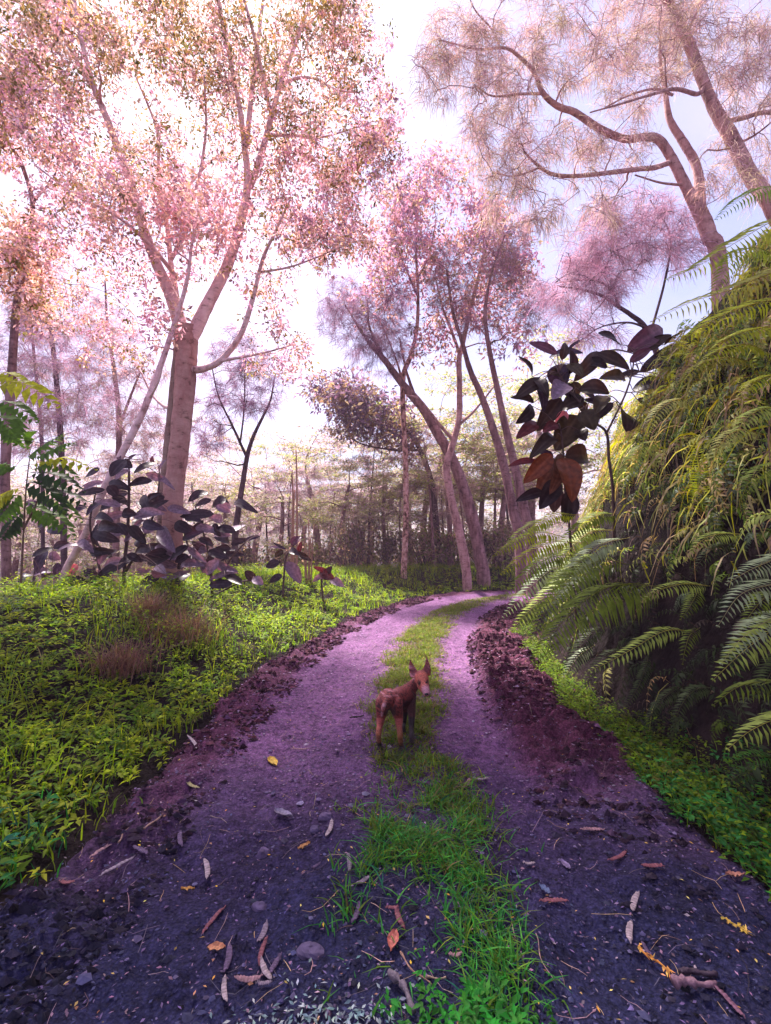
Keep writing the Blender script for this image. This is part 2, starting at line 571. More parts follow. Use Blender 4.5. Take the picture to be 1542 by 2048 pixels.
m, t, p, o = new_mat('dirt_track_soil')
tcn = N(t, 'ShaderNodeTexCoord')
at = N(t, 'ShaderNodeAttribute', attribute_name='Col')
n1 = N(t, 'ShaderNodeTexNoise'); n1.inputs['Scale'].default_value = 26; n1.inputs['Detail'].default_value = 8
n1.inputs['Roughness'].default_value = 0.75
t.links.new(tcn.outputs['Object'], n1.inputs['Vector'])
mr = N(t, 'ShaderNodeMapRange'); mr.inputs[1].default_value = 0.32; mr.inputs[2].default_value = 0.68
mr.inputs[3].default_value = 0.25; mr.inputs[4].default_value = 1.9
t.links.new(n1.outputs['Fac'], mr.inputs[0])
mul = N(t, 'ShaderNodeMix', data_type='RGBA', blend_type='MULTIPLY'); mul.inputs[0].default_value = 1
t.links.new(at.outputs['Color'], mul.inputs[6]); t.links.new(mr.outputs[0], mul.inputs[7])
vo = N(t, 'ShaderNodeTexVoronoi'); vo.inputs['Scale'].default_value = 75
t.links.new(tcn.outputs['Object'], vo.inputs['Vector'])
gr = ramp(t, [(0.0, (1.5, 1.45, 1.5)), (0.35, (0.95, 0.95, 0.95)), (0.8, (0.5, 0.5, 0.55))])
t.links.new(vo.outputs['Distance'], gr.inputs[0])
mul2 = N(t, 'ShaderNodeMix', data_type='RGBA', blend_type='MULTIPLY'); mul2.inputs[0].default_value = 0.8
t.links.new(mul.outputs[2], mul2.inputs[6]); t.links.new(gr.outputs[0], mul2.inputs[7])
t.links.new(mul2.outputs[2], p.inputs['Base Color'])
p.inputs['Roughness'].default_value = 0.8; p.inputs['Specular IOR Level'].default_value = 0.12
n2 = N(t, 'ShaderNodeTexNoise'); n2.inputs['Scale'].default_value = 110; n2.inputs['Detail'].default_value = 6
t.links.new(tcn.outputs['Object'], n2.inputs['Vector'])
bmp = N(t, 'ShaderNodeBump'); bmp.inputs['Strength'].default_value = 0.9; bmp.inputs['Distance'].default_value = 0.012
t.links.new(n2.outputs['Fac'], bmp.inputs['Height'])
bmp2 = N(t, 'ShaderNodeBump'); bmp2.inputs['Strength'].default_value = 0.6; bmp2.inputs['Distance'].default_value = 0.01
bmp2.invert = True
t.links.new(vo.outputs['Distance'], bmp2.inputs['Height']); t.links.new(bmp.outputs[0], bmp2.inputs['Normal'])
t.links.new(bmp2.outputs[0], p.inputs['Normal'])
M_ROAD = m
# road colour: dark tone and blue sky reflection painted into the near wet gravel, purple packed gravel beyond, red-brown mud along the edges
dark = np.array([0.019, 0.020, 0.060]); purple = np.array([0.185, 0.082, 0.185]); mud = np.array([0.085, 0.019, 0.036])
f1 = smooth((RT - 1.6 + 0.9 * (fbm(RX, RY, 1.6, 3, 12) - 0.5)) / 2.6)[..., None]
rc = dark * (1 - f1) + purple * f1
fm = (np.clip(churn, 0, 1) * smooth((RT - 1.6) / 2.0))[..., None] * 0.9
rc = rc * (1 - fm) + mud * fm
rc = rc * (0.65 + 0.7 * fbm(RX, RY, 4.5, 3, 14))[..., None]
nx_, ny_ = RX.shape
idx = np.arange(nx_ * ny_).reshape(nx_, ny_)
rq = np.stack([idx[:-1, :-1], idx[:-1, 1:], idx[1:, 1:], idx[1:, :-1]], -1).reshape(-1, 4)
g = MB(); g.add(np.stack([RX, RY, RZ], -1), rq, None, rc.reshape(-1, 3))
tag(g.build('dirt_road', M_ROAD), kind='structure')

# far wooded hill fading in the mist
hx = np.linspace(-118, 118, 90); hy = np.linspace(92, 146, 20)
HX, HY = np.meshgrid(hx, hy, indexing='ij')
HZ = (9 + 10 * fbm(HX, HX * 0, 0.03, 4, 21) + np.interp(HX, [-118, 0, 30, 60, 118], [-6, -3, -1, 1.5, 3])) * smooth((HY - 92) / 40) - 5
idx = np.arange(HX.size).reshape(HX.shape)
hq = np.stack([idx[:-1, :-1], idx[1:, :-1], idx[1:, 1:], idx[:-1, 1:]], -1).reshape(-1, 4)
g = MB(); g.add(np.stack([HX, HY, HZ], -1), hq, None, (0.09, 0.10, 0.08))
tag(g.build('hill', col_mat('hill_wood', 0.95, 0.05, 0.25, 0.6, 1.4, 0)), kind='structure')


# ================================================================== GROUND COVER (uncountable)
UP = np.array([0, 0, 1.0])


def scatter(n, x0, x1, y0, y1, d0=2.5, pw=1.2):
    x = rng.uniform(x0, x1, n); y = rng.uniform(y0, y1, n)
    d = np.hypot(x, np.maximum(y, 0.5))
    k = rng.random(n) < np.minimum(1, (d0 / d) ** pw)
    k &= np.abs(x) < 1.05 * np.maximum(y, 0) + 1.2
    return x[k], y[k]


def blades(mb, x, y, z, h, w, col, lean=0.5, K=4):
    n = len(x)
    a = rng.uniform(0, 2 * PI, n)
    d = np.stack([np.cos(a), np.sin(a), np.zeros(n)], -1)
    k = np.linspace(0, 1, K)[None, :, None]
    ln = (lean * rng.uniform(0.3, 1.5, n))[:, None, None]
    hh = np.broadcast_to(h, n)[:, None, None]
    P = np.stack([x, y, z], -1)[:, None] + hh * (UP * (k - 0.28 * ln * k ** 2.5) + d[:, None] * ln * k ** 1.8)
    ribbons(mb, P, w, np.cross(d, UP) + 0.3 * rv(n), col)


def herbs(mb, x, y, z, h, L, cols, wts, nl=7, jit=0.2):
    """low broad-leaved plants: nl leaves round a short stem"""
    n = len(x)
    c = pal(n, cols, wts, jit)
    for i in range(nl):
        a = rng.uniform(0, 2 * PI, n)
        el = rng.uniform(-0.15, 0.75, n)
        d = np.stack([np.cos(a) * np.cos(el), np.sin(a) * np.cos(el), np.sin(el)], -1)
        zz = z + h * rng.uniform(0.35, 1.0, n)
        pos = np.stack([x + 0.15 * h * np.cos(a), y + 0.15 * h * np.sin(a), zz], -1)
        l = L * rng.uniform(0.65, 1.25, n)
        leaves(mb, pos, d, nrm(UP + 0.35 * rv(n)), l, l * rng.uniform(0.35, 0.5, n), c * rng.uniform(0.75, 1.25, (n, 1)), 0.15, 0.2)


YG = (0.31, 0.38, 0.012); LG = (0.18, 0.275, 0.011); MG = (0.085, 0.170, 0.016); BG = (0.030, 0.185, 0.040); TG = (0.02, 0.15, 0.09)
OL = (0.13, 0.12, 0.025); STRAW = (0.30, 0.20, 0.10)

# left verge
mb = MB()
x, y = scatter(190000, -15, 6, 0.6, 19, 2.6, 1.2)
s, tt = road_st(x, y)
edge = -(HALF + edge_noise(tt, 1))
k = (s < edge + 0.16 - 0.12 * rng.random(len(s)) - 0.30 * fbm(x, y, 4.0, 3, 33)) & (s > -8.5)
x, y, s, tt = x[k], y[k], s[k], tt[k]
z = height(x, y)
patch = fbm(x, y, 0.8, 3, 31)
d = np.hypot(x, y)
grow = smooth((edge[k] - s) / 0.5)
near = smooth((3.3 - d) / 1.4)
isg = rng.random(len(x)) < np.clip(0.20 + 1.3 * (patch - 0.5) + 0.3 * (1 - grow) + 0.25 * smooth((y - 7) / 5), 0.06, 0.9)
a = ~isg & (near < rng.random(len(x)))
sz = 1 + 0.05 * d[a]
hh = (0.05 + 0.26 * smooth((patch[a] - .3) / .4) * grow[a]) * rng.uniform(0.7, 1.3, a.sum())
herbs(mb, x[a], y[a], z[a], hh, 0.046 * sz, [YG, LG, MG, OL], [4, 4, 2.2, 0.4], 7)
a = ~isg & ~(near < rng.random(len(x)))
herbs(mb, x[a], y[a], z[a], np.full(a.sum(), 0.15), 0.06, [BG, TG, MG, LG], [3, 2, 2, 1], 6)
a = isg
n = a.sum()
c = pal(n, [YG, LG, MG, STRAW], [4, 3, 1.5, 0.15])
cn = pal(n, [BG, TG, MG], [3, 2, 1.2])
pick = (near[a] > rng.random(n))[:, None]
for rep in range(3):
    j = 0.05
    blades(mb, x[a] + rng.normal(0, j, n), y[a] + rng.normal(0, j, n), z[a],
           (0.10 + 0.14 * grow[a]) * rng.uniform(0.6, 1.3, n), 0.0075 * (1 + 0.06 * d[a]), np.where(pick, cn, c), 0.55)
tag(mb.build('verge_plants', M_GRASS), 'bright green weeds and grass covering the left roadside bank', 'ground cover', kind='stuff')

# grass strip between the wheel tracks
mb = MB()
n = 85000
tt = 0.9 + (1 - rng.random(n) ** 0.5) * 14.5
s = rng.uniform(-0.65, 0.90, n)
x, y = road_pt(tt, s)
wv = 0.22 * (fbm(tt, tt * 0 + 3, 0.9, 2, 41) - 0.5)
core = np.exp(-(((s - 0.12 - wv) / (np.interp(tt, [1, 2, 3, 6], [0.30, 0.30, 0.26, 0.30]) + 0.25 * (fbm(x, y, 5, 3, 47) - 0.5))) ** 4))
dens = fbm(x, y, 3.0, 3, 44)
k = rng.random(n) < core * np.clip(smooth((dens - 0.40) / 0.18) + 0.06 + 0.32 * smooth((tt - 2.3) / 1.2), 0, 1) * np.interp(tt, [0.9, 1.5, 2.4, 3.0, 16], [0.2, 0.5, 0.8, 1.0, 1])
x, y, tt, dens, s = x[k], y[k], tt[k], dens[k], s[k]
n = len(x)
z = road_z_at(x, y) - 0.01
fy = smooth((tt - 2.1 + 0.6 * rng.standard_normal(n)) / 1.0)[:, None]
c = pal(n, [(0.045, 0.27, 0.05), (0.075, 0.29, 0.04), (0.11, 0.22, 0.02), TG], [4, 3, 2, 0.5]) * (1 - fy) + fy * pal(n, [(0.19, 0.235, 0.022), (0.13, 0.20, 0.018), OL, STRAW, (0.25, 0.15, 0.10)], [4, 4, 2, 1.2, 0.6])
for rep in range(2):
    blades(mb, x + rng.normal(0, .015, n), y + rng.normal(0, .015, n), z, rng.uniform(0.03, 0.085, n) * (0.7 + 0.6 * dens), rng.uniform(0.004, 0.010, n), c * rng.uniform(.6, 1.4, (n, 1)), 1.25)
tag(mb.build('centre_grass', M_GRASS), 'strip of short tufted grass growing between the two wheel tracks', 'grass', kind='stuff')

# right verge: small leafy weeds at the foot of the bank
mb = MB()
x, y = scatter(150000, 0.8, 6, 0.8, 13, 2.6, 1.2)
s, tt = road_st(x, y)
eR_ = HALF + edge_noise(tt, 2)
wdt = np.interp(tt, [0, 1.8, 3.2, 5, 9], [0.6, 0.62, 0.42, 0.30, 0.3])
q_ = (s - eR_ + 0.06) / wdt
k = (q_ > -0.1 * rng.random(len(x))) & (q_ < 1 + 0.4 * (rng.random(len(x)) - 0.5)) & (fbm(x, y, 3, 2, 55) > 0.30)
x, y, tt = x[k], y[k], tt[k]
z = np.maximum(height(x, y), 0)
n = len(x)
a = rng.random(n) < 0.75
fy = tt[a] + 0.5 * rng.standard_normal(a.sum()) > 2.9
for sel, cols in ((~fy, [(0.045, 0.20, 0.035), BG, MG, LG]), (fy, [LG, MG, (0.14, 0.18, 0.02), OL])):
    xa, ya, za = x[a][sel], y[a][sel], z[a][sel]
    herbs(mb, xa, ya, za, rng.uniform(0.04, 0.15, len(xa)), 0.038, cols, [4, 2, 2, 1], 6)
a = ~a
blades(mb, x[a], y[a], z[a], rng.uniform(0.06, 0.16, a.sum()), 0.006, pal(a.sum(), [MG, LG, OL], [3, 2, 1]), 0.6)
tag(mb.build('roadside_weeds', M_GRASS), 'low leafy green weeds along the foot of the fern bank', 'ground cover', kind='stuff')

# clover-like patch at the bottom of the strip
mb = MB()
n = 420
x = rng.normal(0.27, 0.11, n); y = rng.normal(1.30, 0.10, n)
herbs(mb, x, y, road_z_at(x, y), rng.uniform(0.03, 0.07, n), 0.032, [(0.03, 0.27, 0.03), (0.05, 0.22, 0.03)], [1, 1], 5)
tag(mb.build('clover_patch', M_GRASS), 'patch of bright green round-leaved clover at the near end of the grass strip', 'ground cover', kind='stuff')


# loose litter on the track
def flat_bits(mb, x, y, L, W, col, lift=0.006, tilt=0.3):
    n = len(x)
    a = rng.uniform(0, 2 * PI, n)
    d = np.stack([np.cos(a), np.sin(a), 0.12 * rng.standard_normal(n)], -1)
    leaves(mb, np.stack([x, y, road_z_at(x, y) + lift + 0.004 * rng.random(n)], -1), d, nrm(UP + tilt * rv(n)), L, W, col, 0.1, 0.05)


mb = MB()
n = 17000
tt = 0.7 + rng.random(n) ** 1.6 * 8
s = rng.uniform(-1.75, 1.75, n)
x, y = road_pt(tt, s)
c = pal(n, [(0.12, 0.08, 0.17), (0.05, 0.05, 0.12), (0.20, 0.11, 0.17), (0.26, 0.19, 0.24), (0.24, 0.12, 0.07), (0.36, 0.26, 0.08)], [5, 5, 3, 1.2, 0.6, 0.4], 0.3)
L = rng.uniform(0.007, 0.022, n)
flat_bits(mb, x, y, L, L * rng.uniform(0.2, 0.6, n), c, 0.006, 0.5)
n = 230
tt = 0.9 + rng.random(n) ** 1.4 * 4.5; s = rng.uniform(-1.6, 1.6, n)
x, y = road_pt(tt, s)
L = rng.uniform(0.010, 0.022, n)
flat_bits(mb, x, y, L, L * 0.4, pal(n, [(0.62, 0.42, 0.04), (0.60, 0.28, 0.04), (0.62, 0.52, 0.14), (0.5, 0.25, 0.12)], None, 0.15), 0.012, 0.3)
tag(mb.build('leaf_litter', M_LITTER), 'tiny fallen leaflets and yellow petals scattered over the dirt road', 'leaf litter', kind='stuff')

mb = MB()
n = 1700
x = rng.normal(-0.22, 0.14, n); y = rng.normal(1.33, 0.10, n)
L = rng.uniform(0.012, 0.028, n)
flat_bits(mb, x, y, L, L * 0.38, pal(n, [(0.20, 0.27, 0.27), (0.13, 0.20, 0.22), (0.30, 0.34, 0.34), (0.12, 0.14, 0.18)], None, 0.2), 0.008, 0.6)
tag(mb.build('fallen_leaflets', M_LITTER), 'pale grey-green fallen leaflets heaped at the bottom edge left of the grass strip', 'leaf litter', kind='stuff')

# fine dry twigs and grass ends over the track
mb = MB()
n = 700
tt = 0.8 + rng.random(n) ** 1.4 * 6; s = rng.uniform(-1.8, 1.8, n)
x, y = road_pt(tt, s)
a = rng.uniform(0, 2 * PI, n); L = rng.uniform(0.03, 0.16, n)
kk = np.linspace(-0.5, 0.5, 4)[None, :]
bx = x[:, None] + kk * (L * np.cos(a))[:, None] - (kk ** 2) * (L * np.sin(a) * rng.normal(0, .5, n))[:, None]
by = y[:, None] + kk * (L * np.sin(a))[:, None] + (kk ** 2) * (L * np.cos(a) * rng.normal(0, .5, n))[:, None]
bz = road_z_at(bx.ravel(), by.ravel()).reshape(bx.shape) + 0.008
ribbons(mb, np.stack([bx, by, bz], -1), rng.uniform(0.0012, 0.0032, n), np.stack([-np.sin(a), np.cos(a), 0 * a], -1),
        pal(n, [(0.22, 0.14, 0.16), (0.36, 0.24, 0.2), (0.1, 0.08, 0.12), (0.4, 0.26, 0.14)], None, 0.3), 0.5)
tag(mb.build('twig_litter', M_LITTER), 'fine dry twigs and grass ends strewn over the dirt road', 'leaf litter', kind='stuff')

# small stones bedded in the track
mb = MB()
ico = [(0, 0, 1), (0.9, 0, 0.35), (0.28, 0.85, 0.35), (-0.72, 0.52, 0.35), (-0.72, -0.52, 0.35), (0.28, -0.85, 0.35)]
icf = [(0, 1, 2), (0, 2, 3), (0, 3, 4), (0, 4, 5), (0, 5, 1)]
n = 14000
tt = 0.8 + rng.random(n) ** 1.5 * 8; s = rng.uniform(-1.7, 1.7, n)
x, y = road_pt(tt, s)
r = (0.0025 + 0.010 * rng.random(n) ** 1.8) * (1 + 0.9 * (rng.random(n) < 0.04))
b = np.array(ico)[None] * (1 + 0.25 * rng.standard_normal((n, 6, 1))) * r[:, None, None] * np.array([1.1, 1, 0.75])
b += np.stack([x, y, road_z_at(x, y) - 0.001], -1)[:, None]
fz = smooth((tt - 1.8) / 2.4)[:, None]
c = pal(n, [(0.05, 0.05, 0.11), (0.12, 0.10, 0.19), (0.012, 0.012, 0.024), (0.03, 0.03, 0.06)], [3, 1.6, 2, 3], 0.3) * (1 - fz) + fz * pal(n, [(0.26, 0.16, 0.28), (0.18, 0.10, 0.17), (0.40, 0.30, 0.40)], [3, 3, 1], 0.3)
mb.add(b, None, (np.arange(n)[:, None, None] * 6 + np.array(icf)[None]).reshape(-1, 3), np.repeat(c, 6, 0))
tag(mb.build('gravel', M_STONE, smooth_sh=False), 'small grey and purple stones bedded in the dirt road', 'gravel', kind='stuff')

mb = MB()
n = 46000
tt = 1.2 + rng.random(n) ** 1.3 * 11
sgn = np.where(rng.random(n) < .62, 1, -1)
s = sgn * np.where(sgn > 0, rng.uniform(0.80, 1.72, n), rng.uniform(1.02, 1.66, n))
x, y = road_pt(tt, s)
kp = (fbm(x, y, 3.2, 3, 77) > 0.40) & ((sgn < 0) | (tt > 2.2) | (rng.random(n) < .25))
# rows across the track where tyre treads pressed the mud
kp &= (sgn < 0) | (np.sin(tt * 2 * PI / 0.15 + 6 * (fbm(x, y, 2.2, 2, 3) - 0.5) + s * 5) > rng.uniform(-0.2, .9, n))
x, y, tt = x[kp], y[kp], tt[kp]; n = len(x)
r = (0.0045 + 0.020 * rng.random(n) ** 3.2) * (0.75 + .07 * tt)
b = np.array(ico)[None] * (1 + 0.30 * rng.standard_normal((n, 6, 1))) * r[:, None, None]
b = b * np.stack([rng.uniform(.9, 1.9, n), rng.uniform(.7, 1.1, n), rng.uniform(.8, 1.5, n)], -1)[:, None]
b += np.stack([x, y, road_z_at(x, y) - 0.002], -1)[:, None]
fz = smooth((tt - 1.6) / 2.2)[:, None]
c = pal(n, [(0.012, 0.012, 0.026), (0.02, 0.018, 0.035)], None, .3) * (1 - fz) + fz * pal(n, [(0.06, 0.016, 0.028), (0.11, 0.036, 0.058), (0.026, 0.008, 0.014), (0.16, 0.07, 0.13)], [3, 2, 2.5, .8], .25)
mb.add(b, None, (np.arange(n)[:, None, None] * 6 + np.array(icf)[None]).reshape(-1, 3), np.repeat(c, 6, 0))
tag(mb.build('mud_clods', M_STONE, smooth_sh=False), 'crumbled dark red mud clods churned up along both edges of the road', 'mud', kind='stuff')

# ================================================================== SINGLE LITTER PIECES
def road_frame(u, v, ang, ln):
    """centre on the track under a photo pixel, direction on the ground of that picture angle, length in metres"""
    x, y, z = ground_hit(u, v, road_z_at)
    a = math.radians(ang)
    x2, y2, _ = ground_hit(u + 12 * math.cos(a), v - 12 * math.sin(a))
    x0, y0, _ = ground_hit(u, v)
    x2 += x - x0; y2 += y - y0
    d = np.array([x2 - x, y2 - y, 0]); d /= np.linalg.norm(d)
    e = 0.5 * ln
    x3, y3, _ = ground_hit(u + e * math.cos(a), v - e * math.sin(a)); x4, y4, _ = ground_hit(u - e * math.cos(a), v + e * math.sin(a))
    return np.array([x, y, float(road_z_at(x, y)[0])]), d, math.hypot(x3 - x4, y3 - y4)


def make_pod(u, v, ang, ln, col, label, wide=0.20, bend=0.06):
    c, d, L = road_frame(u, v, ang, ln)
    sd_ = np.cross(UP, d)
    w = min(L * wide * 0.8, 0.023)
    n, mseg = 19, 6
    mb = MB()
    k = np.linspace(-1, 1, n)
    prof = (1 - np.abs(k) ** 3.2) ** 0.75
    seeds = np.sin(k * PI * 4.5) ** 2
    bd = bend * L * (1 - k ** 2) * rng.choice([-1, 1])
    V = []
    for i in range(n):
        cen = c + d * k[i] * L / 2 + sd_ * bd[i] + UP * (0.012 + 0.012 * abs(k[i]) * rng.random())
        ww = max(w * 0.5 * prof[i], 0.0012); tk = 0.0016 + 0.0028 * seeds[i] * prof[i]
        for j in range(mseg * 2):
            th = 2 * PI * j / (mseg * 2)
            V.append(cen + sd_ * ww * math.cos(th) + UP * tk * math.sin(th))
    ms = mseg * 2
    i = np.arange(n - 1)[:, None] * ms; j = np.arange(ms)[None]; kx = (j + 1) % ms
    q = np.stack([i + j, i + kx, i + ms + kx, i + ms + j], -1).reshape(-1, 4)
    cc = np.repeat((0.50 + 0.30 * seeds)[:, None] * np.array(col), ms, 0)
    mb.add(V, q, None, cc)
    o = mb.build('seed_pod', M_POD)
    return tag(o, label, 'seed pod', 'dry seed pods fallen on the road')


PINK = (0.42, 0.22, 0.26); RED = (0.30, 0.09, 0.12); PALE = (0.52, 0.40, 0.44); PUR = (0.15, 0.09, 0.19); GREYP = (0.32, 0.24, 0.32); OLIVE = (0.36, 0.30, 0.14)
pods = [
    (211, 1714, 42, 66, PINK, 'pink-brown slanting seed pod by the left rut, above a longer pod', .17),
    (235, 1743, 20, 84, GREYP, 'longest pale ribbed seed pod, lying crosswise in the left wheel track', .17),
    (410, 1750, 97, 46, PALE, 'short pale seed pod lying lengthwise in the left track above the dark red pod', .33),
    (428, 1848, 54, 80, RED, 'slender dark red seed pod slanting in the left track above the orange leaf', .15),
    (453, 1928, 82, 62, PUR, 'dark purple seed pod touching the orange leaf on the left track', .26),
    (452, 1988, 93, 66, PALE, 'pale ribbed pod pointing at the camera, left of the pale leaflet heap', .2),
    (497, 1967, -14, 56, PINK, 'pinkish ribbed seed pod lying crosswise at the top of the heap of pale leaflets', .28),
    (363, 1685, 95, 34, PUR, 'small dull purple seed pod alone in the left track beside the upper ruts', .26),
    (280, 1708, -22, 40, PUR, 'curved purple seed pod right of the pink-brown slanting pod by the left rut', .24),
    (385, 1578, -28, 34, OLIVE, 'olive yellow seed pod at the left edge of the road below the weeds', .3),
    (383, 1497, -55, 34, PALE, 'whitish seed pod on churned mud at the left edge of the road', .25),
    (133, 1778, 8, 34, RED, 'short red-brown curled seed pod near the bottom left grass', .35),
    (657, 1663, 72, 36, PALE, 'small whitish seed pod in the left track beside the purple stones', .26),
    (632, 1743, 25, 24, PUR, 'tiny dark purple curled seed pod between the round stone and the grass strip', .32),
    (696, 1735, 95, 38, GREYP, 'grey-purple seed pod at the left border of the grass strip', .22),
    (726, 1770, 22, 32, GREYP, 'greyish ribbed seed pod half in the left side of the grass strip', .35),
    (711, 1838, 60, 50, PUR, 'dull purple seed pod slanting on bare soil left of the red curled leaf', .25),
    (801, 1845, -58, 52, RED, 'reddish seed pod lying steeply inside the grass strip above the curled leaf', .24),
    (784, 1825, -10, 28, RED, 'short reddish seed pod crossing the top end of a steep reddish pod in the grass', .35),
    (911, 1926, 2, 30, PINK, 'pink broken seed pod in the gap of grass above the clover', .38),
    (524, 1875, 70, 48, GREYP, 'grey-purple seed pod just up and left of the flat broken stone', .28),
    (527, 1918, 76, 70, RED, 'long red-brown seed pod left of the flat broken stone', .18),
    (533, 1948, -62, 44, PALE, 'pale mottled seed pod crossing the foot of the long red-brown pod', .26),
    (552, 1938, 60, 38, PUR, 'dark purple seed pod directly below the left end of the flat broken stone', .3),
    (527, 1979, -35, 36, GREYP, 'grey seed pod half buried in the heap of pale leaflets', .3),
    (962, 1563, 3, 36, PALE, 'whitish ribbed seed pod on the right track behind the near grass', .2),
    (932, 1571, 55, 26, PINK, 'pink seed pod at the right border of the grass strip beside a whitish ribbed pod', .28),
    (1058, 1738, -8, 26, PALE, 'tiny white ribbed seed pod at the right edge of the grass strip', .32),
    (1235, 1718, 4, 54, RED, 'red-purple seed pod crosswise on the right side of the road', .17),
    (1306, 1741, 22, 34, RED, 'short red seed pod right of and below the red-purple crosswise pod', .3),
    (1108, 1811, 14, 50, RED, 'dark red seed pod just right of the grass strip', .22),
    (1273, 1821, 66, 36, PALE, 'whitish ribbed seed pod on the right side, upper one of two in line', .33),
    (1263, 1873, 86, 50, PALE, 'pale seed pod on the right side, lower one of two in line', .27),
    (1291, 1910, -62, 34, PUR, 'dark purple seed pod just above the orange leaf stalk', .28),
    (1451, 1711, -76, 40, (0.30, 0.13, 0.09), 'reddish brown seed pod beside the right roadside weeds', .26),
    (1458, 2026, -18, 90, (0.26, 0.11, 0.18), 'broad purple-red seed pod in the bottom right corner', .18),
    (600, 1504, 2, 40, PINK, 'pinkish stick-like seed pod left of the dog on the left track', .12),
    (1185, 1668, 20, 34, PINK, 'pink seed pod in the churned mud of the right track', .25),
]
for u, v, ang, ln, col, lab, wd in pods:
    make_pod(u, v, ang, ln, col, lab, wd)


def make_leafpiece(name, u, v, ang, ln, col, label, cat, wide=0.4, curl=0.25):
    c, d, L = road_frame(u, v, ang, ln)
    sd_ = np.cross(UP, d)
    mb = MB()
    nu, nv = 11, 7
    U_, V_ = np.meshgrid(np.linspace(0, 1, nu), np.linspace(-1, 1, nv), indexing='ij')
    w = np.sin(PI * np.clip(U_, 0.02, 0.98)) ** 0.7 * L * wide * 0.5
    zz = 0.014 + curl * L * (0.35 * V_ ** 2 + 0.25 * (U_ - 0.4) ** 2) + 0.003 * rng.standard_normal(U_.shape)
    P = c + d * ((U_ - 0.5) * L)[..., None] + sd_ * (V_ * w)[..., None] + UP * zz[..., None]
    idx = np.arange(nu * nv).reshape(nu, nv)
    q = np.stack([idx[:-1, :-1], idx[1:, :-1], idx[1:, 1:], idx[:-1, 1:]], -1).reshape(-1, 4)
    cc = np.array(col) * np.where(np.abs(V_) < 0.2, 0.75, 1.0)[..., None] * (1 + 0.15 * rng.standard_normal((nu, nv, 1)))
    mb.add(P, q, None, cc.reshape(-1, 3))
    return tag(mb.build(name, M_POD), label, cat)


make_leafpiece('fallen_leaf', 432, 1911, 18, 42, (0.62, 0.28, 0.14), 'orange dead leaf on the left track below the dark red pod', 'leaf')
make_leafpiece('fallen_leaf', 786, 1899, 80, 46, (0.46, 0.14, 0.11), 'red-brown curled dead leaf standing out in the near grass strip', 'leaf', 0.5, 0.5)
make_leafpiece('fallen_leaf', 566, 1637, -15, 42, (0.26, 0.22, 0.30), 'grey-mauve dead leaf on the left track beyond the stones', 'leaf', 0.38)
make_leafpiece('fallen_leaf', 1090, 1793, -35, 34, (0.09, 0.12, 0.24), 'bluish dead leaf on the right track near the grass strip', 'leaf', 0.45)
make_leafpiece('fallen_leaf', 1131, 1736, -55, 26, (0.22, 0.16, 0.30), 'small lilac dead leaf on the right track above the bluish leaf', 'leaf', 0.5)
make_leafpiece('fallen_leaf', 1471, 1757, -12, 44, (0.58, 0.26, 0.18), 'salmon ragged dead leaf at the far right edge below the weeds', 'leaf', 0.3)
make_leafpiece('fallen_leaf', 545, 1531, -50, 24, (0.62, 0.40, 0.06), 'small yellow dead leaf in the middle of the left track', 'leaf', 0.4)
make_leafpiece('fallen_leaf', 375, 1790, 25, 34, (0.62, 0.32, 0.08), 'narrow orange-yellow dead leaf above the dark red pod', 'leaf', 0.22)
make_leafpiece('fallen_leaf', 608, 1703, 30, 32, (0.55, 0.27, 0.10), 'crumpled tan dead leaf right of the round stone', 'leaf', 0.3)


def make_stalk(u, v, ang, ln, col, label):
    """broken flower stalk with shrivelled orange petals"""
    c, d, L = road_frame(u, v, ang, ln)
    sd_ = np.cross(UP, d)
    root = thing('flower_stalk', label, 'flower stalk', c)
    mb = MB()
    k = np.linspace(-0.5, 0.5, 9)[:, None]
    p = c + d * L * k + sd_ * L * 0.12 * np.sin(5 * k) + UP * 0.014
    tube(mb, p, np.linspace(0.004, 0.0018, 9), 6, col)
    mb.build('stalk', M_POD, root)
    mb = MB()
    n = 22
    i = rng.integers(0, 9, n)
    leaves(mb, p[i], nrm(rv(n) * [1, 1, .25] + d * 0.5), nrm(UP + .6 * rv(n)), rng.uniform(.012, .028, n), rng.uniform(.006, .012, n), pal(n, [col, (0.7, 0.42, 0.1)], None, .2))
    mb.build('petals', M_POD, root)


make_stalk(1308, 1932, -38, 84, (0.66, 0.27, 0.05), 'bright orange broken flower stalk on the right foreground')
make_stalk(1475, 1861, -22, 54, (0.66, 0.42, 0.06), 'yellow-orange broken flower stalk near the right edge')


def make_stick(u, v, ang, ln, r, col, label, cat='stick'):
    c, d, L = road_frame(u, v, ang, ln)
    sd_ = np.cross(UP, d)
    mb = MB()
    k = np.linspace(-0.5, 0.5, 14)[:, None]
    p = c + d * L * k + sd_ * L * 0.05 * np.sin(6 * k + u) + UP * (r * 0.8 + 0.010)
    tube(mb, p, r * (1 + 0.25 * rng.standard_normal(14)) * np.linspace(1, .6, 14), 8, col, 0.25)
    return tag(mb.build('stick', M_POD), label, cat)


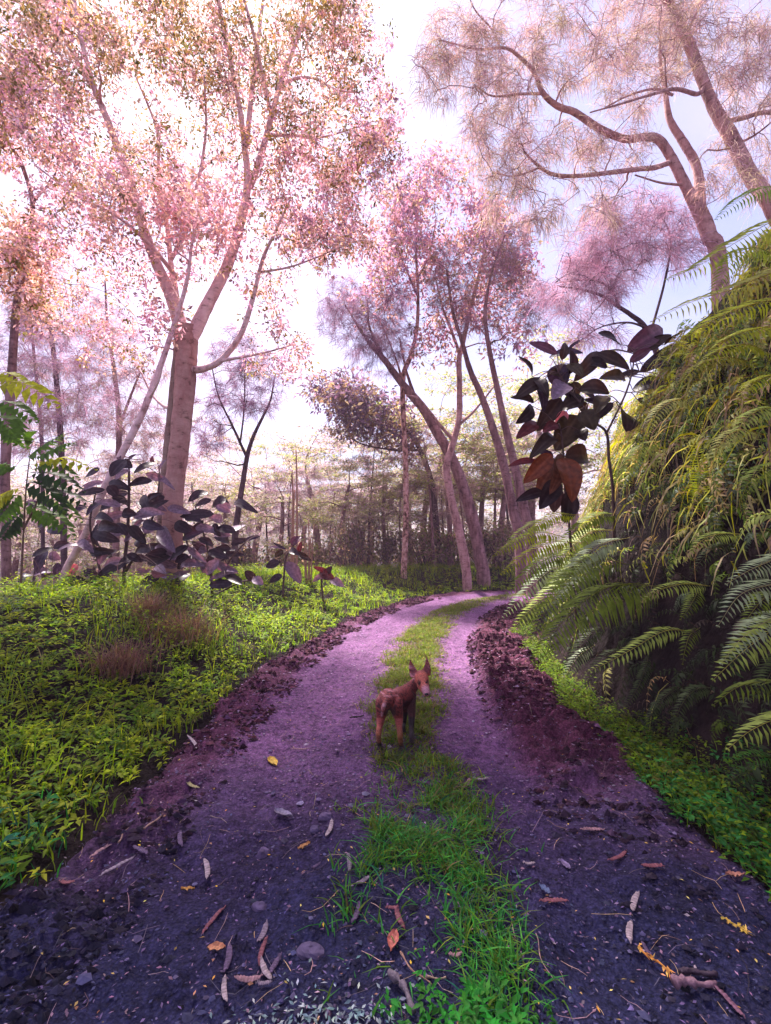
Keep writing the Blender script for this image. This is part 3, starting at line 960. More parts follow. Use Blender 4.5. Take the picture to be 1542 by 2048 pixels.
make_stick(1398, 1957, -20, 92, 0.010, (0.05, 0.03, 0.05), 'dark wet stick at the lower right, upper one of two together')
make_stick(1392, 1979, -10, 90, 0.013, (0.24, 0.13, 0.17), 'thick purple-brown stick at the lower right, lower one of two together')
make_stick(871, 1971, -4, 42, 0.004, (0.36, 0.24, 0.18), 'short tan stick just above the clover patch')
make_stick(312, 1650, 33, 66, 0.006, (0.36, 0.22, 0.17), 'tan forked-looking stick near the left ruts')
make_stick(246, 1692, 50, 40, 0.004, (0.34, 0.2, 0.16), 'thin short twig touching the upper end of the pink-brown pod')
make_stick(828, 1950, -28, 90, 0.0028, (0.30, 0.17, 0.12), 'long thin brown twig arching across the near grass strip')
make_stick(714, 1437, 6, 28, 0.007, (0.02, 0.012, 0.015), 'black stub of a stick at the left of the dog')
make_stick(806, 1996, -50, 90, 0.012, (0.13, 0.10, 0.13), 'bundle-like rotten grey stick between the leaflets and the clover')
make_stick(1085, 1925, -70, 110, 0.002, (0.33, 0.20, 0.2), 'hair-thin pink twig at the right of the clover patch')


def make_stone(u, v, w, hgt, col, label, rough=0.15):
    x, y, z = ground_hit(u, v, road_z_at)
    z = float(road_z_at(x, y)[0])
    r = w * 0.42 * y / FPX
    mb = MB()
    nu, nv = 9, 14
    V = []
    ph = rng.random(4) * 6
    for i in range(nu):
        a = PI * i / (nu - 1)
        for j in range(nv):
            b = 2 * PI * j / nv
            rr = 1 + rough * math.sin(2 * b + ph[0]) * math.sin(a) + rough * .8 * math.sin(3 * b + ph[1]) * math.sin(2 * a + ph[2]) + 0.05 * rng.standard_normal()
            V.append((x + r * rr * math.sin(a) * math.cos(b), y + r * rr * .8 * math.sin(a) * math.sin(b), z + r * hgt * max(-.5, min(math.cos(a) * rr, .8 + .1 * math.sin(b + ph[3])))))
    i = np.arange(nu - 1)[:, None] * nv; j = np.arange(nv)[None]; k = (j + 1) % nv
    mb.add(V, np.stack([i + j, i + nv + j, i + nv + k, i + k], -1).reshape(-1, 4), None, col)
    return tag(mb.build('stone', M_STONE, smooth_sh=False), label, 'stone', 'stones lying on the left track')


SC = (0.12, 0.085, 0.16)
make_stone(527, 1711, 32, 0.9, SC, 'roundish purple-grey stone in the left track, upper left of the flat stone')
make_stone(621, 1915, 60, 0.55, (0.11, 0.085, 0.155), 'largest flat broken-looking grey stone in the near left track')
make_stone(651, 1638, 30, 0.7, SC, 'flat lilac stone beside the whitish pod at the edge of the grass strip')
make_stone(629, 1661, 26, 0.6, (0.10, 0.075, 0.145), 'smaller darker stone just below the flat lilac stone')
make_stone(519, 1818, 34, 0.5, (0.10, 0.075, 0.145), 'half-buried pale purple stone right of the dark red pod')
make_stone(652, 2040, 26, 0.6, (0.17, 0.10, 0.17), 'small pink-grey stone cut by the bottom edge beside the leaflets')


# ================================================================== TREES
def px_w(w, d):
    return w * d / FPX * 0.5


WS = 1.0


def limb(mb, pts, sides=8, c=(1, 1, 1), wob=0.0, lump=0.12, n=6):
    """pts: (u, v, d, width_px) rows -> tapered tube; returns node points and radii"""
    a = np.array(pts, float)
    W = pix(a[:, 0], a[:, 1], a[:, 2])
    R = px_w(a[:, 3], a[:, 2]) * WS
    P = catmull(np.c_[W, R], n)
    p, r = P[:, :3], np.maximum(P[:, 3], 0.004)
    if wob:
        p = p + wob * r[:, None] * rng.standard_normal(p.shape) * np.linspace(0, 1, len(p))[:, None]
    tube(mb, p, r, sides, c, lump)
    return p, r


def branch_out(mb, nodes, rad, targets, r_max, r_min, sides=5, sag=0.10, c=(1, 1, 1), up_bias=0.35, jit=0.05, shrink=0.6, base_pull=0.0):
    """joins each target to the nearest limb node with a thin curved branch; new branches can carry later ones"""
    nodes = np.asarray(nodes, float).copy(); rad = np.asarray(rad, float).copy()
    dmin = np.array([np.min(np.linalg.norm(nodes - t_, axis=1)) for t_ in targets])
    paths = []
    for i in np.argsort(dmin):
        t_ = targets[i]
        vec = t_ - nodes
        dist = np.linalg.norm(vec, axis=1)
        cost = dist * (1 + up_bias * np.clip(-vec[:, 2] / np.maximum(dist, 1e-6), 0, 1)) - base_pull * rad
        k = np.argmin(cost)
        a = nodes[k]; L = dist[k]
        if L < 0.05:
            continue
        tt = np.linspace(0, 1, 6)[:, None]
        p = a + (t_ - a) * tt + UP * (sag * L * np.sin(PI * tt)) + jit * L * rng.standard_normal(3) * np.sin(PI * tt) + 0.35 * jit * L * rng.standard_normal((6, 3)) * np.sin(PI * tt)
        r0 = min(rad[k] * shrink, r_max, 0.006 + 0.022 * L)
        r = np.linspace(max(r0, r_min), r_min, 6)
        tube(mb, p, r, sides, c)
        nodes = np.vstack([nodes, p[2:]]); rad = np.r_[rad, r[2:]]
        paths.append(p)
    return paths, nodes, rad


def crown_pts(blobs, n):
    """blobs rows: (u, v, d, ru, rv, rd, weight) -> world targets spread through the crown volume"""
    b = np.array(blobs, float)
    w = b[:, 6] * b[:, 3] * b[:, 4]
    k = rng.choice(len(b), n, p=w / w.sum())
    v3 = rv(n) * (rng.random((n, 1)) ** (1 / 2.6))
    return pix(b[k, 0] + v3[:, 0] * b[k, 3], b[k, 1] + v3[:, 1] * b[k, 4], b[k, 2] + v3[:, 2] * b[k, 5])


def leaf_sprays(mb, paths, per, L, ratio, cols, wts=None, spread=0.20, droop=0.3, ncl=3, jit=0.2, colf=None):
    """clusters of leaves radiating from points along the twigs"""
    P, D = [], []
    for p in paths:
        for f in np.linspace(0.45, 1.0, ncl):
            x = f * (len(p) - 1); i = min(int(x), len(p) - 2)
            P.append(p[i] + (p[i + 1] - p[i]) * (x - i)); D.append(p[-1] - p[0])
    P = np.array(P) + spread * 0.5 * rng.standard_normal((len(P), 3)); D = nrm(D)
    n = len(P)
    col = pal(n, cols, wts, jit) if colf is None else colf(P)
    P = np.repeat(P, per, 0); D = np.repeat(D, per, 0); col = np.repeat(col, per, 0)
    m = len(P)
    d = nrm(0.5 * D + rv(m) - UP * droop)
    pos = P + d * spread * rng.random((m, 1)) * 0.7
    l = L * rng.uniform(0.6, 1.25, m)
    leaves(mb, pos, d, nrm(UP * 0.7 + rv(m)), l, l * ratio * rng.uniform(0.75, 1.2, m), col * rng.uniform(0.7, 1.3, (m, 1)), 0.15, 0.25)


def needle_sprays(mb, paths, per, L, cols, wts=None, w=0.006, ncl=4, droop=0.55, fwd=0.8, jit=0.2):
    P, D = [], []
    for p in paths:
        for f in np.linspace(0.25, 1.0, ncl):
            x = f * (len(p) - 1); i = min(int(x), len(p) - 2)
            P.append(p[i] + (p[i + 1] - p[i]) * (x - i)); D.append(p[i + 1] - p[i])
    P = np.array(P); D = nrm(D); n = len(P)
    col = np.repeat(pal(n, cols, wts, jit), per, 0)
    P = np.repeat(P, per, 0); D = np.repeat(D, per, 0); m = len(P)
    d = nrm(fwd * D + 0.75 * rv(m) - UP * droop * 0.5)
    l = (L * rng.uniform(0.5, 1.3, m))[:, None]
    p0 = P + 0.05 * rng.standard_normal((m, 3))
    p1 = p0 + d * l * 0.5; p2 = p1 + nrm(d - UP * droop) * l * 0.5
    ribbons(mb, np.stack([p0, p1, p2], 1), w, rv(m), col * rng.uniform(0.75, 1.25, (m, 1)), 0.3)


def tree_root(name, label, u, v, d, cat='tree', group=None, z=None):
    p = pix(u, v, d)
    zz = float(height(p[0], p[1])) if z is None else z
    return thing(name, label, cat, (p[0], p[1], zz), group)


def down(pts, extra=0.25):
    """continue the first limb point straight down into the ground"""
    u, v, d, w = pts[0]
    p = pix(u, v, d)
    zg = float(height(p[0], p[1])) - extra
    # photo row of that ground point
    dy = d; z = zg - CAM_H
    y = (z / dy * CT - ST) / (CT + z / dy * ST)
    return [(u - (pts[1][0] - u) * 0.15, 1024 - y * FPX, d, w * 1.12)] + list(pts)


# palettes
T_OL = (0.21, 0.175, 0.045); T_TAN = (0.62, 0.45, 0.35); T_PINK = (0.72, 0.47, 0.53); T_MAU = (0.48, 0.31, 0.43); T_GRN = (0.12, 0.13, 0.03)
T_VIO = (0.42, 0.33, 0.55)


# ---- the big pale tree on the left
BD = 9.0
root = tree_root('spreading_tree', 'largest pale-barked tree on the left, its trunk forking into spreading pink limbs', 348, 1000, BD)
mb = MB(); nodes, rads = [], []


def L_(pts, **k):
    p, r = limb(mb, pts, **k)
    nodes.append(p); rads.append(r)


WS = 0.92
BARKC = np.array([0.56, 0.46, 0.41])
L_(down([(345, 1010, 9, 42), (354, 930, 9, 41), (363, 850, 9, 42), (370, 770, 9, 44), (373, 700, 9, 47), (374, 655, 9, 50)]), sides=14, c=BARKC)
L_(down([(326, 1010, 9.15, 22), (334, 930, 9.15, 22), (342, 850, 9.15, 22), (350, 770, 9.12, 22), (357, 690, 9.1, 20), (352, 640, 9.1, 16)]), sides=9, c=(0.36, 0.36, 0.30))
WS = 0.80
L_([(371, 690, 9, 34), (352, 620, 9, 34), (335, 575, 9.0, 30), (310, 520, 8.9, 26), (285, 450, 8.7, 23), (265, 380, 8.6, 21), (240, 310, 8.5, 19), (215, 240, 8.4, 17),
    (190, 180, 8.3, 14), (165, 90, 8.2, 12), (148, 0, 8.1, 11), (130, -120, 8.0, 8)], sides=10)
L_([(208, 215, 8.4, 12), (170, 150, 8.6, 10), (135, 90, 8.8, 9), (85, 10, 9, 7), (40, -80, 9.2, 5)])
L_([(376, 690, 9, 36), (400, 640, 9, 34), (425, 590, 9.0, 30), (455, 530, 9.1, 27), (480, 450, 9.2, 23), (495, 370, 9.2, 20), (490, 300, 9.3, 16), (480, 220, 9.3, 13),
    (460, 120, 9.4, 11), (437, 0, 9.4, 9), (425, -110, 9.4, 6)], sides=10)
L_([(500, 375, 9.2, 18), (522, 310, 9.1, 17), (545, 225, 9.0, 15), (562, 165, 9, 13), (590, 90, 8.9, 11), (615, 20, 8.9, 9), (640, -70, 8.8, 6)])
L_([(493, 290, 9.3, 14), (502, 200, 9.4, 14), (510, 130, 9.5, 12), (520, 50, 9.6, 10), (532, -40, 9.7, 8)])
L_([(542, 230, 9.0, 10), (525, 150, 8.8, 9), (505, 60, 8.6, 8), (480, -30, 8.5, 6)])
L_([(360, 660, 9, 20), (352, 590, 9.2, 17), (342, 530, 9.4, 14), (334, 450, 9.5, 11), (318, 370, 9.6, 9), (316, 270, 9.7, 8), (298, 215, 9.8, 6), (270, 150, 9.8, 4)])
L_([(342, 520, 9.4, 11), (372, 460, 9.1, 11), (388, 395, 9.0, 9), (403, 330, 8.9, 8), (412, 250, 8.8, 6), (408, 150, 8.7, 5)])
L_([(336, 470, 9.5, 8), (365, 472, 9.3, 7), (410, 468, 9.2, 5), (460, 440, 9.2, 4)])
L_([(328, 440, 9.5, 8), (355, 400, 9.3, 7), (400, 345, 9.2, 6), (435, 310, 9.1, 4)])
L_([(380, 740, 9, 22), (405, 738, 8.9, 18), (440, 722, 8.8, 15), (480, 672, 8.7, 14), (505, 600, 8.6, 12), (525, 520, 8.5, 9), (550, 465, 8.4, 7), (580, 400, 8.3, 5)])
L_([(440, 722, 8.8, 9), (480, 715, 8.6, 7), (530, 705, 8.5, 5), (585, 690, 8.4, 3)])
L_([(518, 545, 8.6, 7), (575, 535, 8.4, 5), (625, 518, 8.3, 4), (690, 490, 8.2, 3)])
L_([(556, 175, 9, 9), (588, 158, 8.8, 8), (628, 157, 8.6, 6), (672, 180, 8.5, 5), (720, 185, 8.4, 3)])
L_([(530, 272, 9.1, 8), (580, 270, 8.9, 7), (640, 275, 8.7, 5), (735, 248, 8.5, 3)])
L_([(358, 560, 9.2, 12), (300, 490, 8.4, 9), (230, 430, 8.0, 7), (150, 390, 7.7, 5), (70, 330, 7.5, 4)])
L_([(362, 800, 9, 12), (335, 815, 9.2, 9), (305, 790, 9.5, 6), (280, 740, 9.7, 4)])
mb_tr = mb
mb_br = mb
Nn, Rr = np.vstack(nodes), np.concatenate(rads)
big = [(80, 60, 8.6, 200, 160, 2.0, 1.15), (330, 60, 8.8, 180, 150, 2.2, 1.0), (560, 60, 9, 170, 150, 2.0, 1.0), (700, 70, 8.8, 75, 130, 1.4, 1.2),
       (60, 220, 8.4, 130, 110, 1.8, 1.3), (230, 330, 8.4, 150, 120, 1.8, 0.8), (430, 260, 9.4, 140, 140, 2.0, 0.7), (640, 260, 8.8, 170, 110, 1.6, 1.0),
       (745, 250, 8.7, 70, 110, 1.0, 1.1), (600, 400, 8.6, 160, 110, 1.6, 1.0), (720, 350, 8.5, 100, 70, 1.2, 1.1), (640, 480, 8.4, 120, 60, 1.2, 0.9), (170, 420, 8.0, 130, 90, 1.4, 0.9),
       (300, 560, 9.3, 110, 90, 1.5, 0.45), (430, 470, 9.3, 120, 90, 1.6, 0.5), (540, 610, 8.5, 60, 70, 1.0, 0.6), (560, 710, 8.5, 70, 45, 1.0, 1.2), (250, 680, 9.6, 90, 70, 1.4, 0.55),
       (690, 470, 8.6, 70, 60, 1.2, 1.1), (200, 520, 8.8, 110, 60, 1.5, .7), (520, 540, 9, 70, 60, 1.3, .6), (440, 120, 9.2, 110, 110, 1.8, .8), (140, 610, 9, 120, 70, 1.6, .8), (60, 480, 8.6, 70, 70, 1.4, .9), (330, 400, 9.4, 90, 90, 1.6, .8), (-120, 150, 8.4, 120, 250, 2, 1), (300, -180, 8.8, 400, 110, 2.4, 1.0)]
sec, n2_, r2_ = branch_out(mb_br, Nn, Rr, crown_pts(big, 170), 0.030, 0.006, 5, 0.06, jit=0.07)
twg, n3_, r3_ = branch_out(mb_br, n2_, r2_, crown_pts(big, 2500), 0.010, 0.0025, 4, 0.05, jit=0.08)


def bigcol(P):
    """leaf tones: olive up at the left, pink with sky glow painted in, mauve at the right"""
    n = len(P)
    fx = smooth((P[:, 0] + 1.0) / 2.5)[:, None]; fz = smooth((P[:, 2] - 7.5) / 4.5)[:, None] * (1 - fx)
    a = pal(n, [T_PINK, T_TAN, T_MAU, T_OL], [3, 2.4, 1.8, 1.5], 0.28)  # pink leaves carry the painted glow of the bright sky
    b = pal(n, [T_MAU, T_PINK, T_VIO, T_TAN, T_OL], [3, 2.6, 2, 1.2, 1.2], 0.28)
    c = pal(n, [T_OL, T_GRN, T_TAN, (0.38, 0.27, 0.08), T_PINK], [2.2, 1.4, 2.4, 1.5, 1.4], 0.25)
    r = rng.random((n, 1))
    return np.where(r < fx, b, np.where(rng.random((n, 1)) < fz, c, a))


mb_lf = MB()
leaf_sprays(mb_lf, twg, 14, 0.080, 0.46, None, spread=0.24, ncl=3, colf=bigcol)
leaf_sprays(mb_lf, sec, 8, 0.09, 0.40, None, spread=0.3, ncl=2, colf=bigcol)
mb_tr.build('trunk', M_BARK_PALE, root)
mb_lf.build('crown', M_LEAF, root)


def leafy_tree(name, label, limbs, blobs, n_sec, n_twg, leafL, cols, wts, bark, per=10, ratio=0.42, spread=0.25, base=True, group=None, ncl=3, sides=10, cat='tree', z=None):
    f = limbs[0]
    root = tree_root(name, label, f[0][0], f[0][1], f[0][2], cat, group, z)
    t_, l_ = MB(), MB()
    b_ = t_
    nodes, rads = [], []
    for i, pts in enumerate(limbs):
        p, r = limb(t_, down(pts) if (i == 0 and base) else pts, sides=sides if i == 0 else 7)
        k = len(p) // 3 if i == 0 else 0
        nodes.append(p[k:]); rads.append(r[k:])
    N_, R_ = np.vstack(nodes), np.concatenate(rads)
    s_, n2, r2 = branch_out(b_, N_, R_, crown_pts(blobs, n_sec), 0.03, 0.006, 5, 0.06, jit=0.07)
    w_, _, _ = branch_out(b_, n2, r2, crown_pts(blobs, n_twg), 0.010, 0.003, 4, 0.05, jit=0.08)
    leaf_sprays(l_, w_, per, leafL, ratio, cols, wts, spread, ncl=ncl)
    t_.build('trunk', bark, root); l_.build('crown', M_LEAF, root)
    return root


def needle_tree(name, label, limbs, blobs, n_sec, n_twg, nl, cols, wts, bark, per=12, w=0.006, base=True, droop=0.55, ncl=4, sides=10, group=None, z=None, sag=0.08):
    f = limbs[0]
    root = tree_root(name, label, f[0][0], f[0][1], f[0][2], 'tree', group, z)
    t_, l_ = MB(), MB()
    b_ = t_
    nodes, rads = [], []
    for i, pts in enumerate(limbs):
        p, r = limb(t_, down(pts) if (i == 0 and base) else pts, sides=sides if i == 0 else 7)
        k = len(p) // 3 if i == 0 else 0
        nodes.append(p[k:]); rads.append(r[k:])
    N_, R_ = np.vstack(nodes), np.concatenate(rads)
    s_, n2, r2 = branch_out(b_, N_, R_, crown_pts(blobs, n_sec), 0.028, 0.006, 5, sag, jit=0.10)
    w_, _, _ = branch_out(b_, n2, r2, crown_pts(blobs, n_twg), 0.009, 0.003, 4, sag, jit=0.10)
    needle_sprays(l_, w_, per, nl, cols, wts, w, ncl, droop)
    needle_sprays(l_, s_, max(4, per // 2), nl, cols, wts, w, ncl, droop)
    t_.build('trunk', bark, root); l_.build('needles', M_NEEDLE, root)
    return root


# ---- leaning pale trunk in front of it
leafy_tree('leaning_tree', 'thin pale trunk leaning right across the big forked tree',
           [[(128, 1150, 8.0, 17), (170, 1070, 8.0, 17), (205, 985, 8.0, 18), (245, 905, 8.0, 18), (285, 825, 8.0, 17), (318, 740, 8.1, 15), (345, 660, 8.2, 13), (372, 570, 8.2, 10), (385, 480, 8.2, 7), (400, 400, 8.2, 5)],
            [(300, 795, 8.0, 6), (318, 760, 7.7, 5), (330, 700, 7.5, 4)]],
           [(400, 430, 8.2, 110, 90, 1.2, 1), (330, 640, 8, 60, 50, 0.8, 0.4)], 14, 70, 0.12, [T_PINK, T_TAN, T_MAU], [3, 2, 1], M_BARK_PALE)

# ---- tree cut by the left edge
leafy_tree('edge_tree', 'slim pinkish tree at the left edge of the picture with a forked top',
           [[(14, 1185, 9.0, 21), (10, 1000, 9, 22), (12, 900, 9, 22), (22, 770, 9, 20), (32, 620, 9, 17), (42, 560, 9, 15), (58, 475, 9, 13), (65, 405, 9, 12), (42, 325, 9, 9), (15, 280, 9, 7), (2, 215, 9, 5), (-10, 100, 9, 4)],
            [(65, 405, 9, 8), (88, 378, 8.9, 6), (105, 362, 8.8, 5), (118, 320, 8.7, 3)],
            [(45, 550, 9, 8), (10, 520, 8.7, 5), (-30, 500, 8.5, 3)]],
           [(40, 530, 9, 80, 60, 1.2, 1.6), (15, 470, 9, 70, 60, 1.2, 1), (-10, 250, 9, 80, 110, 1.3, 0.8), (60, 620, 9, 60, 40, 1, 0.6)], 26, 130, 0.12,
           [T_TAN, T_PINK, T_OL, (0.30, 0.15, 0.07)], [2, 2, 1, 1], M_BARK_BROWN)

# ---- dark thin ironwoods behind on the left
NCOL = [(0.40, 0.22, 0.32), (0.56, 0.31, 0.40), (0.30, 0.22, 0.15), (0.26, 0.15, 0.26)]
needle_tree('ironwood', 'thin dark ironwood on the far left, right of the edge tree, straight and bare below',
            [[(128, 1100, 13, 15), (124, 930, 13, 14), (116, 800, 13, 13), (105, 690, 13, 11), (90, 610, 13, 9), (78, 545, 13, 7), (70, 440, 13, 4)]],
            [(110, 700, 13, 110, 130, 2.2, 1), (170, 820, 13, 90, 80, 2, .8), (60, 560, 13, 80, 90, 2, .9), (60, 830, 13, 90, 100, 2, .9)], 70, 330, 0.34, NCOL, [3, 2, 2, 2], M_BARK_DARK, per=11, w=0.010)
needle_tree('ironwood', 'thinnest ironwood stem between the edge tree and the straight dark ironwood',
            [[(86, 1120, 14.5, 9), (84, 900, 14.5, 9), (76, 790, 14.5, 8), (66, 690, 14.5, 7), (55, 590, 14.5, 6), (44, 500, 14.5, 3)]],
            [(40, 700, 14.5, 70, 130, 2, 1), (80, 830, 14.5, 60, 60, 2, .6)], 30, 90, 0.36, NCOL, [3, 2, 2, 2], M_BARK_DARK, per=10, w=0.011)
needle_tree('ironwood', 'many-branched ironwood behind the forked tree on its left, hazy pink foliage',
            [[(232, 1110, 16, 16), (235, 960, 16, 15), (238, 840, 16, 13), (228, 740, 16, 10), (215, 650, 16, 7), (210, 560, 16, 4)],
             [(236, 860, 16, 8), (262, 790, 16, 6), (290, 720, 16, 4)]],
            [(230, 760, 16, 120, 120, 2.5, 1), (200, 640, 16, 80, 70, 2, .7), (290, 850, 16, 70, 60, 2, .7), (330, 900, 16, 120, 70, 2, .7), (160, 900, 16, 90, 80, 2, .8)], 80, 330, 0.36, [(0.40, 0.22, 0.27), (0.30, 0.17, 0.22), (0.30, 0.2, 0.16)], None, M_BARK_BROWN, per=11, w=0.011)
needle_tree('ironwood', 'small purple ironwood with a slanting trunk right of the big forked tree',
            [[(470, 1085, 13.5, 16), (474, 1040, 13.5, 15), (485, 970, 13.5, 13), (495, 910, 13.5, 11), (508, 870, 13.5, 9), (525, 835, 13.5, 7), (541, 800, 13.5, 5), (550, 750, 13.5, 3)],
             [(494, 915, 13.5, 8), (465, 852, 13.4, 6), (438, 795, 13.2, 4), (425, 740, 13.1, 3)],
             [(480, 890, 13.4, 5), (488, 820, 13.6, 4), (490, 740, 13.7, 3)]],
            [(450, 780, 13.3, 70, 80, 1.6, 1), (520, 770, 13.6, 60, 70, 1.6, 1), (420, 870, 13.2, 40, 50, 1.2, .7), (470, 690, 13.5, 60, 50, 1.5, .8)], 50, 170, 0.34,
            [(0.24, 0.12, 0.24), (0.17, 0.10, 0.20), (0.34, 0.17, 0.22)], None, M_BARK_DARK, per=11, w=0.009)

# ---- centre group beyond the bend
WS = 0.78
CCOL = [(0.44, 0.27, 0.40), (0.62, 0.38, 0.44), (0.36, 0.27, 0.46), (0.30, 0.25, 0.14), (0.58, 0.38, 0.30)]
leafy_tree('slender_tree', 'slender upright tree with spotted pale trunk at the road bend, leftmost of the bend trees',
           [[(808, 1140, 15, 17), (812, 1030, 15, 15), (811, 920, 15, 14), (806, 820, 15, 14), (807, 750, 15, 14), (822, 710, 15, 12), (834, 655, 15, 10), (836, 580, 15, 8), (832, 500, 15, 7), (836, 420, 15, 5), (840, 340, 15, 4)],
            [(806, 780, 15, 7), (800, 745, 15.1, 6), (785, 700, 15.3, 4), (760, 640, 15.4, 3)],
            [(834, 590, 15, 6), (815, 545, 15.1, 5), (795, 495, 15.2, 3)], [(834, 560, 15, 5), (858, 510, 14.8, 4), (872, 440, 14.6, 3)]],
           [(825, 460, 15, 75, 110, 2.0, 1), (855, 350, 15, 45, 55, 1.6, .9), (790, 560, 15, 55, 60, 1.6, .6), (870, 520, 15, 55, 80, 1.8, .7), (750, 600, 15.2, 70, 70, 1.6, .5), (800, 400, 15, 50, 60, 1.6, .8), (770, 500, 15.2, 50, 60, 1.6, .7)], 70, 420, 0.16,
           CCOL, [3, 3, 2, 2, 1], M_BARK_SPOT, per=7, spread=0.30)
leafy_tree('slender_tree', 'forked pale tree at the road bend whose bent trunk crosses the leaning dark trunk',
           [[(932, 1135, 14.5, 24), (915, 1050, 14.5, 22), (903, 1000, 14.5, 20), (893, 935, 14.5, 20), (905, 890, 14.5, 18), (918, 835, 14.5, 16), (919, 770, 14.5, 15), (918, 720, 14.5, 14), (925, 690, 14.5, 13), (943, 610, 14.5, 10), (958, 550, 14.5, 9), (968, 500, 14.4, 7), (962, 430, 14.3, 5)],
            [(918, 705, 14.5, 9), (906, 670, 14.6, 8), (885, 615, 14.7, 6), (872, 560, 14.8, 4)],
            [(906, 880, 14.5, 10), (880, 850, 14.3, 8), (840, 800, 14, 6), (812, 790, 13.8, 4)],
            [(918, 850, 14.5, 8), (950, 820, 14.3, 6), (990, 770, 14.1, 4)]],
           [(985, 500, 14.5, 80, 110, 2, 1), (940, 430, 14.6, 60, 60, 1.6, 1), (930, 600, 14.5, 70, 70, 1.7, .8), (1010, 620, 14.2, 55, 60, 1.5, .6), (1030, 690, 14.0, 60, 40, 1.4, .6), (860, 690, 14.4, 60, 50, 1.5, .5), (880, 620, 14.7, 45, 60, 1.5, .5), (1030, 520, 14.3, 50, 90, 1.6, .6), (900, 340, 14.6, 60, 50, 1.5, .7)], 70, 440, 0.16,
           CCOL, [3, 3, 1.5, 2, 2], M_BARK_ROSE, per=7, spread=0.30)
needle_tree('ironwood', 'dark-barked ironwood at the road bend leaning steeply to the left',
            [[(965, 1140, 15.5, 33), (945, 1040, 15.5, 31), (925, 970, 15.4, 29), (903, 915, 15.3, 27), (880, 875, 15.2, 26), (848, 820, 15.1, 24), (805, 768, 15, 20), (765, 715, 15, 15), (742, 690, 15, 11), (718, 655, 15, 7), (690, 610, 15, 4)],
             [(770, 722, 15, 9), (755, 690, 14.8, 8), (738, 650, 14.6, 6), (735, 600, 14.5, 4)], [(830, 795, 15.1, 10), (812, 740, 15.3, 7), (800, 680, 15.5, 5)]],
            [(720, 640, 15, 90, 70, 2, 1), (765, 700, 15, 70, 60, 1.6, .8), (690, 590, 15, 60, 40, 1.5, .8), (800, 620, 15.4, 50, 60, 1.6, .7)], 60, 220, 0.40,
            [(0.27, 0.15, 0.24), (0.38, 0.21, 0.28), (0.20, 0.12, 0.2)], None, M_BARK_BROWN, per=11, w=0.010)
leafy_tree('dark_crown_tree', 'tree behind the leaning ironwood holding a flat dark violet crown out to the left',
           [[(880, 1120, 19, 18), (872, 1040, 19, 16), (862, 960, 19, 14), (835, 890, 19, 12), (800, 850, 19, 9), (760, 830, 19, 7), (700, 810, 19, 4)],
            [(840, 900, 19, 8), (790, 900, 18.6, 6), (730, 890, 18.2, 4), (690, 870, 18, 3)]],
           [(690, 790, 19, 75, 40, 2.2, 1.2), (740, 830, 18.6, 80, 45, 2, 1), (650, 770, 19, 40, 25, 1.6, .8), (800, 870, 19, 60, 40, 2, .7)], 40, 210, 0.22,
           [(0.14, 0.10, 0.17), (0.20, 0.14, 0.22), (0.26, 0.19, 0.10)], None, M_BARK_DARK, per=11, spread=0.5)
RCOL = [(0.34, 0.19, 0.24), (0.24, 0.14, 0.2), (0.30, 0.2, 0.14)]
needle_tree('ironwood', 'left one of two reddish trunks beside the fern bank at the bend',
            [[(1040, 1085, 13.5, 26), (1028, 1030, 13.5, 24), (1012, 950, 13.5, 22), (990, 870, 13.5, 20), (964, 795, 13.5, 17), (940, 740, 13.5, 14), (926, 690, 13.5, 11), (905, 620, 13.5, 8), (893, 540, 13.5, 5)]],
            [(900, 560, 13.5, 60, 90, 1.6, 1), (960, 640, 13.5, 60, 60, 1.6, .5)], 30, 90, 0.36, RCOL, None, M_BARK_BROWN, per=9, w=0.009)
needle_tree('ironwood', 'right one of two reddish trunks beside the fern bank at the bend',
            [[(1062, 1085, 12.8, 25), (1046, 1010, 12.8, 23), (1030, 935, 12.8, 21), (1010, 850, 12.8, 18), (992, 765, 12.8, 15), (977, 690, 12.8, 12), (970, 620, 12.8, 9), (985, 540, 12.8, 6), (1010, 470, 12.8, 4)]],
            [(1010, 520, 12.8, 60, 80, 1.6, 1), (1060, 620, 12.5, 60, 60, 1.5, .7)], 30, 100, 0.34, RCOL, None, M_BARK_BROWN, per=9, w=0.009)

